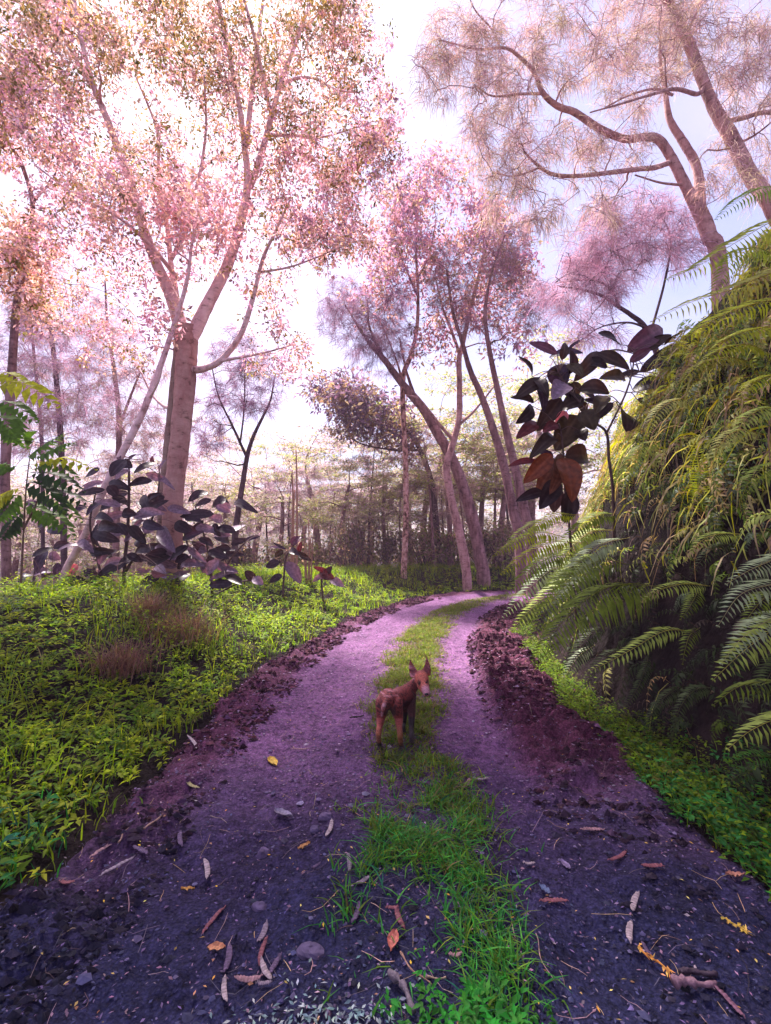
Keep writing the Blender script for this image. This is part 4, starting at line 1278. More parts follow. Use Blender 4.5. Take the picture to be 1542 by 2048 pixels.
# ---- the ironwoods above the fern bank on the right
WS = 0.70
ICOL = [(0.56, 0.36, 0.38), (0.36, 0.22, 0.27), (0.38, 0.29, 0.17), (0.64, 0.46, 0.34)]
needle_tree('ironwood', 'great ironwood above the fern bank with crooked limbs reaching left over the road',
            [[(1440, 560, 8.0, 44), (1418, 470, 8.0, 42), (1400, 425, 8.0, 40), (1375, 380, 8.0, 30), (1345, 320, 8.0, 27), (1318, 280, 8.0, 24), (1290, 274, 7.9, 22), (1250, 278, 7.8, 20), (1200, 258, 7.7, 20),
              (1150, 225, 7.6, 19), (1115, 212, 7.5, 17), (1085, 185, 7.4, 15), (1068, 145, 7.3, 12), (1040, 115, 7.2, 10), (1010, 96, 7.1, 8), (955, 98, 7.0, 6), (880, 80, 6.9, 4)],
             [(1402, 430, 8.0, 34), (1395, 340, 8.1, 26), (1370, 290, 8.2, 23), (1340, 240, 8.3, 19), (1330, 180, 8.4, 14), (1320, 110, 8.5, 9), (1325, 30, 8.5, 6)],
             [(1340, 325, 8.0, 16), (1310, 335, 7.8, 15), (1275, 338, 7.6, 14), (1220, 345, 7.4, 13), (1150, 352, 7.2, 12), (1105, 348, 7.1, 11), (1075, 330, 7.0, 8), (1050, 305, 6.9, 6), (1045, 290, 6.8, 5)],
             [(1080, 335, 7.0, 6), (1030, 352, 6.9, 5), (985, 345, 6.8, 4)],
             [(1082, 187, 7.4, 9), (1040, 188, 7.2, 7), (985, 192, 7.0, 5), (950, 170, 6.9, 3)],
             [(1000, 96, 7.1, 6), (985, 60, 7.0, 5), (950, 20, 6.9, 4), (930, -30, 6.9, 3)],
             [(1345, 190, 8.2, 8), (1310, 178, 7.8, 7), (1260, 190, 7.5, 6), (1210, 215, 7.3, 4)],
             [(1365, 370, 8, 8), (1320, 365, 7.7, 6), (1270, 350, 7.4, 4)]],
            [(930, 70, 7.0, 95, 75, 1.0, 1.1), (1010, 150, 7.1, 110, 90, 1.2, 1.0), (1130, 90, 7.4, 110, 100, 1.3, .9), (1250, 120, 7.8, 110, 120, 1.4, .8), (1000, 280, 7.0, 90, 80, 1.0, .9),
             (1120, 300, 7.2, 100, 80, 1.1, .7), (1230, 300, 7.5, 100, 70, 1.2, .7), (1020, 370, 6.9, 80, 45, .9, .8), (1340, 60, 8.2, 90, 120, 1.4, .7), (960, 210, 7, 60, 60, .9, .7), (1060, 430, 7.0, 110, 45, 1.0, .6), (870, 140, 6.9, 50, 80, .9, .8), (1190, 420, 7.4, 100, 60, 1.1, .6), (1100, -80, 7.4, 250, 80, 1.4, .7)],
            140, 760, 0.26, ICOL, [3, 2, 2, 2], M_BARK_ROSE, per=9, w=0.008, droop=0.75, z=2.6, sag=0.12, sides=12)
needle_tree('ironwood', 'thick rough-barked ironwood trunk at the right edge above the fern bank',
            [[(1600, 560, 7.6, 60), (1548, 420, 7.6, 46), (1500, 350, 7.7, 42), (1460, 270, 7.8, 38), (1430, 220, 7.9, 34), (1405, 160, 8.0, 30), (1375, 80, 8.1, 30), (1350, 30, 8.1, 26), (1315, -40, 8.1, 20), (1280, -130, 8.1, 12)],
             [(1410, 172, 8.0, 13), (1395, 188, 7.8, 12), (1350, 178, 7.5, 11), (1300, 190, 7.2, 8), (1240, 208, 6.9, 6), (1180, 225, 6.7, 4)],
             [(1445, 245, 7.9, 16), (1490, 235, 7.7, 14), (1530, 225, 7.5, 13), (1600, 232, 7.3, 9)],
             [(1370, 70, 8.1, 10), (1395, 20, 8.0, 8), (1410, -50, 8.0, 5)],
             [(1470, 290, 7.8, 8), (1510, 270, 7.5, 6), (1560, 230, 7.3, 4)]],
            [(1430, 60, 7.9, 100, 110, 1.3, .9), (1500, 160, 7.6, 90, 120, 1.2, .9), (1480, 330, 7.6, 90, 90, 1.2, .6), (1300, 20, 8.0, 110, 90, 1.3, .8), (1600, 80, 7.6, 90, 160, 1.3, .8), (1380, -110, 8.0, 260, 80, 1.4, .7)],
            90, 420, 0.26, ICOL, [3, 2, 2, 3], M_BARK_ROSE, per=9, w=0.008, droop=0.75, z=2.6, sag=0.12, sides=12)
needle_tree('ironwood', 'low dark ironwood branch tree arching left over the purple-leaved shrub',
            [[(1330, 800, 8.4, 20), (1318, 720, 8.4, 18), (1290, 655, 8.4, 15), (1262, 630, 8.3, 13), (1235, 612, 8.2, 11), (1205, 592, 8.1, 9), (1165, 580, 8.0, 6), (1115, 572, 7.9, 4)],
             [(1240, 618, 8.2, 8), (1228, 590, 8.2, 7), (1205, 566, 8.1, 6), (1170, 560, 8.0, 5), (1120, 565, 7.8, 3)],
             [(1292, 655, 8.4, 7), (1255, 645, 8.1, 6), (1200, 655, 7.8, 4), (1150, 690, 7.6, 3)],
             [(1300, 670, 8.4, 8), (1330, 560, 8.5, 7), (1340, 470, 8.5, 5), (1300, 400, 8.5, 3)]],
            [(1150, 580, 8, 100, 60, 1.2, 1), (1220, 530, 8.1, 90, 60, 1.2, .9), (1180, 670, 7.8, 80, 40, 1.0, .6), (1270, 450, 8.4, 110, 80, 1.3, .8), (1160, 500, 8.2, 60, 50, 1.0, .7), (1350, 480, 8.4, 80, 80, 1.3, .6)],
            70, 300, 0.30, [(0.58, 0.32, 0.42), (0.40, 0.22, 0.32), (0.26, 0.15, 0.22)], None, M_BARK_DARK, per=12, w=0.0068, droop=0.6, z=2.0, sag=0.12)


# ================================================================== FORMS FOR LEAFY PLANTS
def blade_leaf(base, tip, width, col, normal=None, droop=0.12, cup=0.12, point=1.0, vein=0.35, twist=0.0, rag=0.0):
    """one large leaf as a curved grid with paler midrib and two arching side veins"""
    mb = MB()
    base = np.asarray(base, float); tip = np.asarray(tip, float)
    d = tip - base; L = np.linalg.norm(d); d = d / L
    n = UP * 0.8 - np.array([0, 0.6, 0]) if normal is None else np.asarray(normal, float)
    s_ = nrm(np.cross(d, n)); u_ = np.cross(s_, d)
    nu, nv = 15, 11
    U_, V_ = np.meshgrid(np.linspace(0, 1, nu), np.linspace(-1, 1, nv), indexing='ij')
    pr = np.sin(PI * np.clip(U_, 0, 1) ** 0.9) ** 0.62 * (1 - 0.25 * U_ * point)
    pr[0] = 0.03; pr[-1] = 0.02
    w = pr * width * 0.5
    if rag:
        w = w * (1 + rag * rng.standard_normal(U_.shape) * (np.abs(V_) > 0.8))
    zz = droop * L * (np.sin(PI * U_) - 0.55 * U_ ** 2) + cup * width * V_ ** 2 * np.sin(PI * U_) + twist * V_ * w * (U_ - .3) \
        + 0.018 * L * np.sin(U_ * 24 + 3 * np.abs(V_)) * np.abs(V_) * (1 - np.abs(V_)) * 2
    P = base + d * (U_ * L)[..., None] + s_ * (V_ * w)[..., None] + u_ * zz[..., None]
    idx = np.arange(nu * nv).reshape(nu, nv)
    q = np.stack([idx[:-1, :-1], idx[1:, :-1], idx[1:, 1:], idx[:-1, 1:]], -1).reshape(-1, 4)
    v_ = np.where((np.abs(V_) < 0.05), 1.0, np.where(np.abs(np.abs(V_) - 0.6) < 0.05, 0.5, 0.0))
    c = np.array(col) * (1 + 0.12 * rng.standard_normal((nu, nv, 1)))
    c = c * (1 - vein * v_[..., None]) + vein * v_[..., None] * (np.array(col) * 1.4 + 0.04)
    mb.add(P, q, None, np.clip(c, 0.003, 0.9).reshape(-1, 3))
    return mb


def add_frond(mb, curve, plen, col, pairs=24, ratio=0.17, stipe=0.12, normal=None, droop=0.25, fwd=0.35, mbr=None, rr=0.0035, taper=1.0, jit=0.06, colj=0.12):
    """pinnate frond on a world curve"""
    P = catmull(curve, 12)
    acc = np.r_[0, np.cumsum(np.linalg.norm(np.diff(P, axis=0), axis=1))]; acc /= acc[-1]
    k = np.linspace(0, 1, 22)
    R = np.stack([np.interp(k, acc, P[:, i]) for i in range(3)], -1)
    tube(mbr if mbr is not None else mb, R, np.linspace(rr, rr * 0.3, 22), 4, np.array(col) * np.array([1.1, 0.8, 0.7]))
    f = np.linspace(stipe, 0.985, pairs)
    Q = np.stack([np.interp(f, acc, P[:, i]) for i in range(3)], -1)
    T = nrm(np.gradient(Q, axis=0))
    n = nrm(np.array([-0.25, -0.75, 0.75])) if normal is None else nrm(normal)
    S = nrm(np.cross(T, n)); Nn_ = np.cross(S, T)
    g = (f - stipe) / (1 - stipe)
    prof = np.clip(np.minimum((g + 0.10) / 0.28, 1) ** 0.7 * (1.02 - g ** 2.2) ** 0.8, 0.06, 1)
    for sg in (-1, 1):
        d = nrm(sg * S + fwd * T - droop * UP + jit * rng.standard_normal(S.shape))
        L = plen * prof * rng.uniform(0.9, 1.1, pairs)
        leaves(mb, Q, d, Nn_, L, np.maximum(L * ratio, 0.4 * plen * ratio), np.clip(np.array(col) * (1 + colj * rng.standard_normal((pairs, 1))), .003, .9), 0.12, 0.22)


_hit = {}


def hit_d(u, v, dflt):
    key = (round(u), round(v))
    if key not in _hit:
        uu = min(u, 1900)
        d = np.arange(1.2, 14, 0.03)
        p = pix(uu, v, d)
        below = p[:, 2] <= height(p[:, 0], p[:, 1])
        _hit[key] = float(d[np.argmax(below)]) if below.any() else None
    r = _hit[key]
    return dflt if r is None else r


def bank_curve(pts, lift=(0.04, 0.30, 0.36), d0=None):
    """frond curve from picture points: rooted in the bank, arching out in front of it"""
    b = hit_d(*pts[0], 4.6) if d0 is None else d0
    res = []
    for i, (u, v) in enumerate(pts):
        f = i / (len(pts) - 1)
        want = b - np.interp(f, [0, 0.5, 1], lift)
        res.append(pix(u, v, min(want, hit_d(u, v, 99) - 0.05)))
    return np.array(res)


# ================================================================== FERN BANK
F_GR = (0.12, 0.19, 0.018); F_YG = (0.44, 0.43, 0.012); F_PAL = (0.44, 0.45, 0.13); F_TAN = (0.44, 0.32, 0.17); F_DK = (0.03, 0.05, 0.015); F_BL = (0.10, 0.15, 0.09)
# the mass of small hanging fern on the bank face
mb = MB()
n = 14500
tt = rng.uniform(1.6, 10.5, n); dr = rng.random(n) ** 0.9 * 2.6
x, y = road_pt(tt, HALF + 0.35 + dr)
z = height(x, y)
e = 0.05
gxn = (height(x + e, y) - height(x - e, y)) / (2 * e); gyn = (height(x, y + e) - height(x, y - e)) / (2 * e)
nn = nrm(np.stack([-gxn, -gyn, np.ones(n)], -1))
den = fbm(y * 0.9, z * 0.9, 1.1, 3, 71)
keep = (rng.random(n) < np.interp(z, [0.0, 0.5, 1.0, 1.8, 2.8], [0.06, 0.10, 0.17, 0.42, 0.85]) * smooth((0.6 * den + 0.4 * fbm(y * 2 + x, z * 2.4, 1.3, 2, 73) - np.where(z < 1.4, 0.34, 0.42)) / 0.10) * np.interp(tt, [1.6, 7, 10.5], [1, 0.75, 0.6]))
x, y, z, nn, den = x[keep], y[keep], z[keep], nn[keep], den[keep]
n = len(x)
B = np.stack([x, y, z], -1)
L = rng.uniform(0.20, 0.75, n)
side = nrm(np.cross(nn, UP)) * rng.normal(0, 0.85, n)[:, None]
o1 = nrm(nn + UP * 0.45 + side)
K = 7
k = np.linspace(0, 1, K)[None, :, None]
hang = rng.uniform(0.7, 1.3, n)[:, None, None]
P = B[:, None] + L[:, None, None] * (o1[:, None] * (1.0 * k - 0.45 * k ** 2) - UP * (0.75 * hang * k ** 2.0) + side[:, None] * 0.3 * k ** 2)
zt = smooth((z - 2.3) / 1.3)[:, None]  # yellow light on the upper bank, painted in by height
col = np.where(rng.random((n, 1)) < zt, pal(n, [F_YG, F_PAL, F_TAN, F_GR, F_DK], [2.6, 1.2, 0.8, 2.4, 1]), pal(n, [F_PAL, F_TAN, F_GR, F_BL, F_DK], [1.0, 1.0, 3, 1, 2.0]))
lowd = (smooth((1.5 - z) / .5) * .85)[:, None]  # low fronds darkened: shade of the undercut painted in, some dead brown
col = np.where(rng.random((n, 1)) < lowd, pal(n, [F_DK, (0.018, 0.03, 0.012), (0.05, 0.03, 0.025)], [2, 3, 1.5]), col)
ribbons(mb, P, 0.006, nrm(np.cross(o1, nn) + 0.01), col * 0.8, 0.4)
# pinnae
npair = 11
f = np.linspace(0.12, 0.97, npair)
xi = f * (K - 1); i0 = np.minimum(xi.astype(int), K - 2); fr = (xi - i0)[None, :, None]
Q = P[:, i0] * (1 - fr) + P[:, i0 + 1] * fr
T = nrm(P[:, i0 + 1] - P[:, i0])
S = nrm(np.cross(T, nn[:, None] + UP * 0.3))
pl = rng.uniform(0.035, 0.085, n)[:, None] * (np.sin(PI * (0.12 + 0.86 * f)) ** 0.6)[None]
for sg in (-1, 1):
    d = nrm(sg * S + 0.6 * T - 0.30 * UP + 0.12 * rng.standard_normal(S.shape)).reshape(-1, 3)
    leaves(mb, Q.reshape(-1, 3), d, nrm(np.cross(S, T)).reshape(-1, 3), pl.ravel(), pl.ravel() * 0.30, np.repeat(col, npair, 0) * rng.uniform(0.8, 1.2, (n * npair, 1)), 0.12, 0.3)
# dry straps hanging among it
kk = rng.integers(0, n, 9500)
kk = kk[rng.random(len(kk)) < smooth((z[kk] - 0.9) / 1.2) + .04]
L2 = rng.uniform(0.20, 0.60, len(kk))[:, None, None]
k = np.linspace(0, 1, 5)[None, :, None]
s2 = rv(len(kk))
P2 = B[kk][:, None] + 0.06 * rv(len(kk))[:, None] + L2 * (nrm(nn[kk] + 0.5 * UP + 0.5 * s2)[:, None] * (k - 0.5 * k ** 2) - UP * (0.8 * k ** 2) + 0.3 * s2[:, None] * k ** 2)
ribbons(mb, P2, rng.uniform(0.010, 0.026, len(kk)), rv(len(kk)), pal(len(kk), [F_TAN, F_PAL, (0.34, 0.22, 0.17), F_YG], [2, 2, 1.4, 1]), 0.2)
tag(mb.build('hanging_fern_thicket', M_FERN), 'mass of small drooping ferns and dry straps hanging down the steep bank', 'ferns', kind='stuff')


def fern(label, fronds, cat='fern', group='ferns growing on the roadside bank'):
    c0 = bank_curve(fronds[0][0])
    root = thing('fern', label, cat, c0[0], group)
    for pts, plen_px, col, kw in fronds:
        cv = bank_curve(pts, kw.get('lift', (0.04, 0.30, 0.36)), kw.get('d0'))
        mb = MB()
        d = cv[len(cv) // 2][1]
        add_frond(mb, cv, 0.85 * plen_px * d / FPX, col, kw.get('pairs', 26), kw.get('ratio', 0.17), kw.get('stipe', 0.12), kw.get('normal'), kw.get('droop', 0.30), kw.get('fwd', 0.35))
        mb.build('frond', M_FERN, root)
    return root


FG = (0.15, 0.21, 0.024); FL = (0.32, 0.40, 0.08); FB = (0.30, 0.37, 0.22); FD = (0.055, 0.08, 0.028); FY = (0.33, 0.37, 0.016)
fern('largest arching fern with broad comb-like fronds at the foot of the bank',
     [([(1330, 1175), (1250, 1168), (1185, 1190), (1115, 1255), (1062, 1330)], 95, FG, dict(pairs=44, ratio=.10, stipe=.08, droop=.7, fwd=.1)),
      ([(1260, 1130), (1205, 1120), (1150, 1150), (1095, 1215), (1060, 1290)], 62, FG, dict(pairs=32, ratio=.13)),
      ([(1230, 1160), (1170, 1165), (1120, 1210), (1085, 1260)], 50, FD, dict(pairs=28, ratio=.14))])
hump = [([(1130, 1075), (1080, 1065), (1030, 1085), (985, 1112)], 34, FY), ([(1150, 1085), (1100, 1085), (1045, 1115), (1000, 1150)], 36, FY), ([(1150, 1110), (1100, 1115), (1050, 1150), (1008, 1192)], 38, FG),
        ([(1170, 1120), (1110, 1135), (1055, 1180), (1004, 1236)], 38, FB), ([(1120, 1045), (1075, 1045), (1040, 1065), (1005, 1100)], 30, FL), ([(1180, 1150), (1120, 1170), (1060, 1220), (1015, 1270)], 36, FL),
        ([(1190, 1090), (1140, 1085), (1090, 1110), (1050, 1150)], 36, FB), ([(1160, 1030), (1110, 1030), (1070, 1055), (1050, 1085)], 30, FY)]
fern('bushy yellow-green fern whose many fronds spill left at the near corner of the bend', [(a, b, c, dict(pairs=26, ratio=.2)) for a, b, c in hump])
hump2 = [([(1230, 1060), (1180, 1065), (1130, 1110), (1095, 1165)], 40, FL), ([(1260, 1075), (1200, 1090), (1150, 1135), (1120, 1190)], 42, FB), ([(1215, 1110), (1160, 1120), (1110, 1165), (1075, 1215)], 40, FG),
         ([(1245, 1030), (1200, 1030), (1150, 1060), (1110, 1105)], 36, FG)]
fern('silvery green fern with overlapping fronds, right of the bushy yellow-green one', [(a, b, c, dict(pairs=28, ratio=.19)) for a, b, c in hump2])
fern('fern with a long light green frond sweeping left over the dark hollow', [([(1385, 1262), (1330, 1262), (1265, 1298), (1215, 1325), (1168, 1346)], 34, FL, dict(pairs=26, ratio=.24, fwd=.6)),
      ([(1400, 1255), (1380, 1270), (1370, 1300), (1365, 1330)], 24, FG, dict(pairs=14, ratio=.26))])
fern('small fern with a pale arched frond high in the middle of the dark bank', [([(1482, 1068), (1440, 1068), (1405, 1080), (1378, 1112)], 32, FL, dict(pairs=22, ratio=.22)), ([(1470, 1085), (1430, 1095), (1395, 1130), (1380, 1155)], 26, FD, dict(pairs=18, ratio=.22))])
fern('fern with a reddish stalk and pale fronds left of the middle of the dark bank', [([(1420, 1172), (1370, 1168), (1325, 1178), (1280, 1205)], 34, FL, dict(pairs=22, ratio=.2)), ([(1390, 1165), (1340, 1140), (1290, 1128), (1235, 1130)], 14, FD, dict(pairs=12, ratio=.25)),
      ([(1400, 1170), (1390, 1195), (1375, 1220), (1360, 1240)], 28, FG, dict(pairs=16, ratio=.22))])
fern('pale fern reaching in from the right edge, uppermost there', [([(1590, 1100), (1545, 1120), (1500, 1140), (1450, 1170)], 44, FB, dict(pairs=22, ratio=.2)), ([(1590, 1165), (1540, 1170), (1480, 1190), (1434, 1255)], 52, FB, dict(pairs=24, ratio=.19)),
      ([(1560, 1185), (1530, 1195), (1500, 1230), (1480, 1260)], 40, FG, dict(pairs=20, ratio=.2))])
fern('bright fern with two long downswept fronds at the right edge, below the uppermost one', [([(1610, 1235), (1555, 1255), (1490, 1300), (1424, 1362)], 62, FL, dict(pairs=28, ratio=.19)), ([(1600, 1215), (1540, 1240), (1490, 1270), (1440, 1330)], 52, FB, dict(pairs=26, ratio=.19)),
      ([(1600, 1310), (1555, 1330), (1530, 1365), (1500, 1400)], 44, FD, dict(pairs=22, ratio=.2))])
fern('fern frond with comb-like hanging leaflets, third from top at the right edge', [([(1600, 1365), (1545, 1362), (1480, 1372), (1424, 1412)], 56, FG, dict(pairs=20, ratio=.2, droop=.8))])
fern('lowest broad green fern at the right edge just above the leafy weeds', [([(1620, 1420), (1560, 1435), (1500, 1462), (1453, 1500)], 60, FL, dict(pairs=20, ratio=.22, droop=.7)), ([(1560, 1515), (1510, 1512), (1475, 1520), (1440, 1530)], 30, (0.07, 0.17, 0.03), dict(pairs=14, ratio=.3)),
      ([(1520, 1545), (1490, 1545), (1465, 1560), (1450, 1580)], 26, (0.05, 0.13, 0.03), dict(pairs=12, ratio=.3))])
fern('three dark narrow fern fronds hanging like ropes in the lower dark hollow', [([(1300, 1300), (1288, 1345), (1270, 1385), (1238, 1430)], 18, FD, dict(pairs=26, ratio=.3)), ([(1368, 1370), (1335, 1390), (1305, 1425), (1288, 1466)], 22, FD, dict(pairs=26, ratio=.28)),
      ([(1430, 1375), (1390, 1380), (1358, 1420), (1343, 1485)], 26, FD, dict(pairs=28, ratio=.26))])
fern('bright yellow-green upright fern frond standing alone on the upper bank', [([(1402, 1030), (1402, 970), (1396, 910), (1382, 862)], 30, FY, dict(pairs=34, ratio=.12, stipe=.04, droop=.05, fwd=.2, lift=(0.05, 0.12, 0.12)))])
fern('dim fern tufts low in the hollow beside the roadside weeds', [([(1250, 1300), (1225, 1305), (1190, 1335), (1170, 1375)], 24, FD, dict(pairs=18, ratio=.22)), ([(1215, 1250), (1180, 1270), (1150, 1310), (1125, 1350)], 30, FD, dict(pairs=22, ratio=.18)), ([(1190, 1290), (1160, 1310), (1135, 1345), (1120, 1375)], 26, FB, dict(pairs=18, ratio=.18))])
tall = dict(pairs=30, ratio=.15, stipe=.05, droop=.55, lift=(0.0, 0.25, 0.45), normal=(-0.2, -0.9, 0.4))
fern('tall fern with long see-through fronds against the sky at the top right', [([(1620, 470), (1560, 440), (1480, 480), (1400, 530), (1330, 560)], 66, (0.24, 0.27, 0.03), tall), ([(1640, 420), (1570, 375), (1500, 385), (1430, 440)], 56, (0.15, 0.24, 0.02), tall),
      ([(1640, 530), (1560, 540), (1460, 580), (1380, 605), (1300, 645)], 62, (0.27, 0.27, 0.06), tall), ([(1640, 610), (1550, 600), (1470, 620), (1400, 655), (1355, 690)], 54, FY, tall),
      ([(1600, 560), (1530, 500), (1470, 510), (1420, 600)], 56, (0.2, 0.26, 0.02), tall)])
fern('yellow-lit fern clump along the upper edge of the bank', [([(1600, 680), (1540, 655), (1470, 670), (1420, 700)], 50, FY, dict(pairs=26, ratio=.2)), ([(1560, 720), (1500, 690), (1440, 700), (1390, 740)], 46, FY, dict(pairs=26, ratio=.2)),
      ([(1520, 730), (1460, 715), (1400, 730), (1350, 775)], 42, (0.25, 0.24, 0.02), dict(pairs=26, ratio=.2)), ([(1600, 760), (1550, 750), (1500, 770), (1470, 810)], 44, FY, dict(pairs=24, ratio=.2))])
fern('shaggy pale fern clump hanging from the upper bank below the yellow-lit one', [([(1600, 830), (1540, 815), (1490, 840), (1460, 900)], 44, FL, dict(pairs=24, ratio=.2)), ([(1530, 870), (1480, 860), (1440, 890), (1420, 950)], 40, F_PAL, dict(pairs=24, ratio=.2)),
      ([(1600, 930), (1545, 930), (1500, 960), (1480, 1010)], 44, FG, dict(pairs=24, ratio=.2)), ([(1400, 800), (1350, 800), (1310, 830), (1290, 880)], 36, F_PAL, dict(pairs=22, ratio=.2)),
      ([(1330, 880), (1290, 890), (1260, 930), (1245, 980)], 36, FL, dict(pairs=22, ratio=.2))])

# ================================================================== LARGE-LEAVED SHRUBS
def rooted(pts, nodes, reach=1.7):
    """carry a stem that starts above the soil down into it, unless it springs from another stem"""
    p = np.asarray(pts[0]); g_ = float(height(p[0], p[1]))
    if len(nodes) and min(np.min(np.linalg.norm(q_ - p, axis=1)) for q_ in nodes) < 0.12:
        return list(pts)
    if 0 < p[2] - g_ < reach:
        base = np.array([p[0] + .08 * (p[2] - g_), p[1] + .15, 0]); base[2] = float(height(base[0], base[1])) - .08
        return [base, *pts]
    return list(pts)


def big_leaf_shrub(name, label, origin, stems, leafs, to3d, cat='shrub', depth_j=0.25, stem_col=(0.09, 0.05, 0.05), mat=None, group=None):
    """stems: lists of (u, v, width_px); leafs: (u0, v0, u1, v1, width_px, colour)"""
    root = thing(name, label, cat, origin, group)
    mb = MB(); nodes = []
    for st in stems:
        a = np.array(st, float)
        wp = rooted([to3d(u, v, 0) for u, v, w in st], nodes)
        P = catmull(np.array(wp), 6)
        r = np.interp(np.linspace(0, 1, len(P)), np.linspace(0, 1, len(a)), a[:, 2]) * to3d.d / FPX * 0.5
        tube(mb, P, r, 7, stem_col, 0.15); nodes.append(P)
    nodes = np.vstack(nodes)
    for (u0, v0, u1, v1, w, c) in leafs:
        j = rng.normal(0, depth_j)
        b = to3d(u0, v0, j); t_ = to3d(u1, v1, j + rng.normal(-0.05, 0.18))
        k = np.argmin(np.linalg.norm(nodes - b, axis=1))
        a = nodes[k]
        mid = (a + b) / 2 + UP * 0.04
        tube(mb, catmull(np.array([a, mid, b]), 4), np.linspace(0.006, 0.004, 9), 5, np.array(stem_col) * 1.3)
        nv = nrm(np.array([rng.normal(0, .3), -1.0, rng.uniform(0.1, 0.6)]))
        lf = blade_leaf(b, t_, w * to3d.d / FPX, c, nv, rng.uniform(0.02, 0.16), rng.uniform(0.05, 0.22), vein=0.45, twist=rng.normal(0, .25))
        lf.build('leaf', mat or M_DARKLEAF, root)
    mb.build('stem', M_STEM, root)
    return root


class At:
    def __init__(self, d): self.d = d
    def __call__(self, u, v, j): return pix(u, v, self.d + j)


PD = (0.018, 0.011, 0.016); PP = (0.085, 0.028, 0.055); PM = (0.16, 0.11, 0.17); PB = (0.026, 0.014, 0.009); PO = (0.042, 0.028, 0.009); PR = (0.10, 0.016, 0.022); POR = (0.15, 0.036, 0.010); PK = (0.46, 0.16, 0.20); PV = (0.030, 0.020, 0.045)
z4 = lambda *r: [(1000 + a / 3.855, 600 + b / 3.855, 1000 + c / 3.855, 600 + d / 3.855, w, k) for a, b, c, d, w, k in r]
rl = z4((440, 415, 225, 325, 24, PP), (380, 440, 640, 400, 26, PV), (520, 400, 615, 305, 8, PV), (520, 500, 430, 690, 58, PV), (500, 640, 410, 760, 44, PM), (345, 610, 118, 752, 34, PB), (775, 400, 572, 622, 36, PB), (750, 410, 1002, 535, 36, PB),
        (980, 400, 1268, 203, 46, PP), (1000, 480, 1165, 372, 22, PP), (1075, 550, 888, 605, 22, PD), (1075, 555, 1440, 325, 34, PD), (610, 690, 850, 710, 42, PB), (1020, 690, 1310, 645, 44, PD), (1350, 700, 1165, 770, 34, PB),
        (930, 830, 985, 1005, 62, PD), (470, 755, 285, 1010, 42, PB), (650, 760, 460, 850, 46, PB), (285, 945, 132, 1062, 32, PR), (445, 960, 330, 1015, 26, PR), (515, 860, 425, 965, 28, PK), (600, 890, 425, 1160, 62, PO), (640, 850, 730, 1000, 46, PO),
        (810, 740, 735, 870, 34, PO), (870, 790, 735, 930, 20, PD), (420, 1055, 240, 1205, 36, PB), (500, 1210, 690, 1210, 50, PB), (285, 1240, 62, 1278, 18, PR), (400, 1190, 185, 1410, 38, POR), (450, 1220, 285, 1495, 42, (0.08, 0.028, 0.010)),
        (490, 1215, 562, 1545, 54, POR), (470, 1190, 395, 1490, 36, (0.1, 0.04, 0.02)), (330, 1480, 128, 1545, 26, PD), (450, 1390, 305, 1610, 42, PD), (540, 1470, 500, 1720, 46, PD), (400, 1250, 300, 1150, 30, PV), (430, 1440, 420, 1640, 40, PD), (600, 1000, 660, 1080, 30, PB))
for i_ in range(30):
    u_, v_ = rng.uniform(1050, 1310), rng.uniform(715, 880)
    if v_ > 720 + (1310 - u_) * .75: continue
    a_ = math.radians(rng.normal(25, 30) if rng.random() < .5 else rng.normal(205, 35)); l_ = rng.uniform(32, 58)
    rl.append((u_, v_, u_ + l_ * math.cos(a_), v_ + l_ * math.sin(a_), rng.uniform(18, 34), [PB, PO, PD, PV][rng.integers(0, 4)]))
for u_, v_, a_, l_, w_ in ((1290, 700, 30, 62, 30), (1312, 735, 8, 60, 28), (1330, 690, 35, 56, 24), (1300, 760, -15, 58, 30), (1345, 760, 20, 52, 26), (1275, 800, -30, 50, 30), (1310, 800, 10, 48, 26), (1240, 690, 150, 50, 26), (1215, 735, 170, 55, 28)):
    rl.append((u_, v_, u_ + l_ * math.cos(math.radians(a_)), v_ - l_ * math.sin(math.radians(a_)), w_, [PB, PD, PV, PP][rng.integers(0, 4)]))
at5 = At(5.0)
ox, oy = pix(1226, 985, 5.0)[:2]; ox += .05; oy += .12; oz = float(height(ox, oy))
big_leaf_shrub('purple_leaved_shrub', 'dark purple-leaved shrub leaning out of the fern bank, its lower leaves dying orange', (ox, oy, oz),
               [[(1226, 985, 7), (1218, 920, 6), (1213, 866, 6), (1190, 845, 5), (1165, 812, 4), (1135, 775, 4), (1118, 745, 3)], [(1213, 866, 5), (1235, 822, 4), (1252, 785, 4), (1264, 745, 3), (1270, 700, 3)],
                [(1140, 1070, 6), (1132, 1000, 5), (1128, 940, 5), (1126, 900, 4), (1122, 860, 3)]], rl, at5, depth_j=0.10)

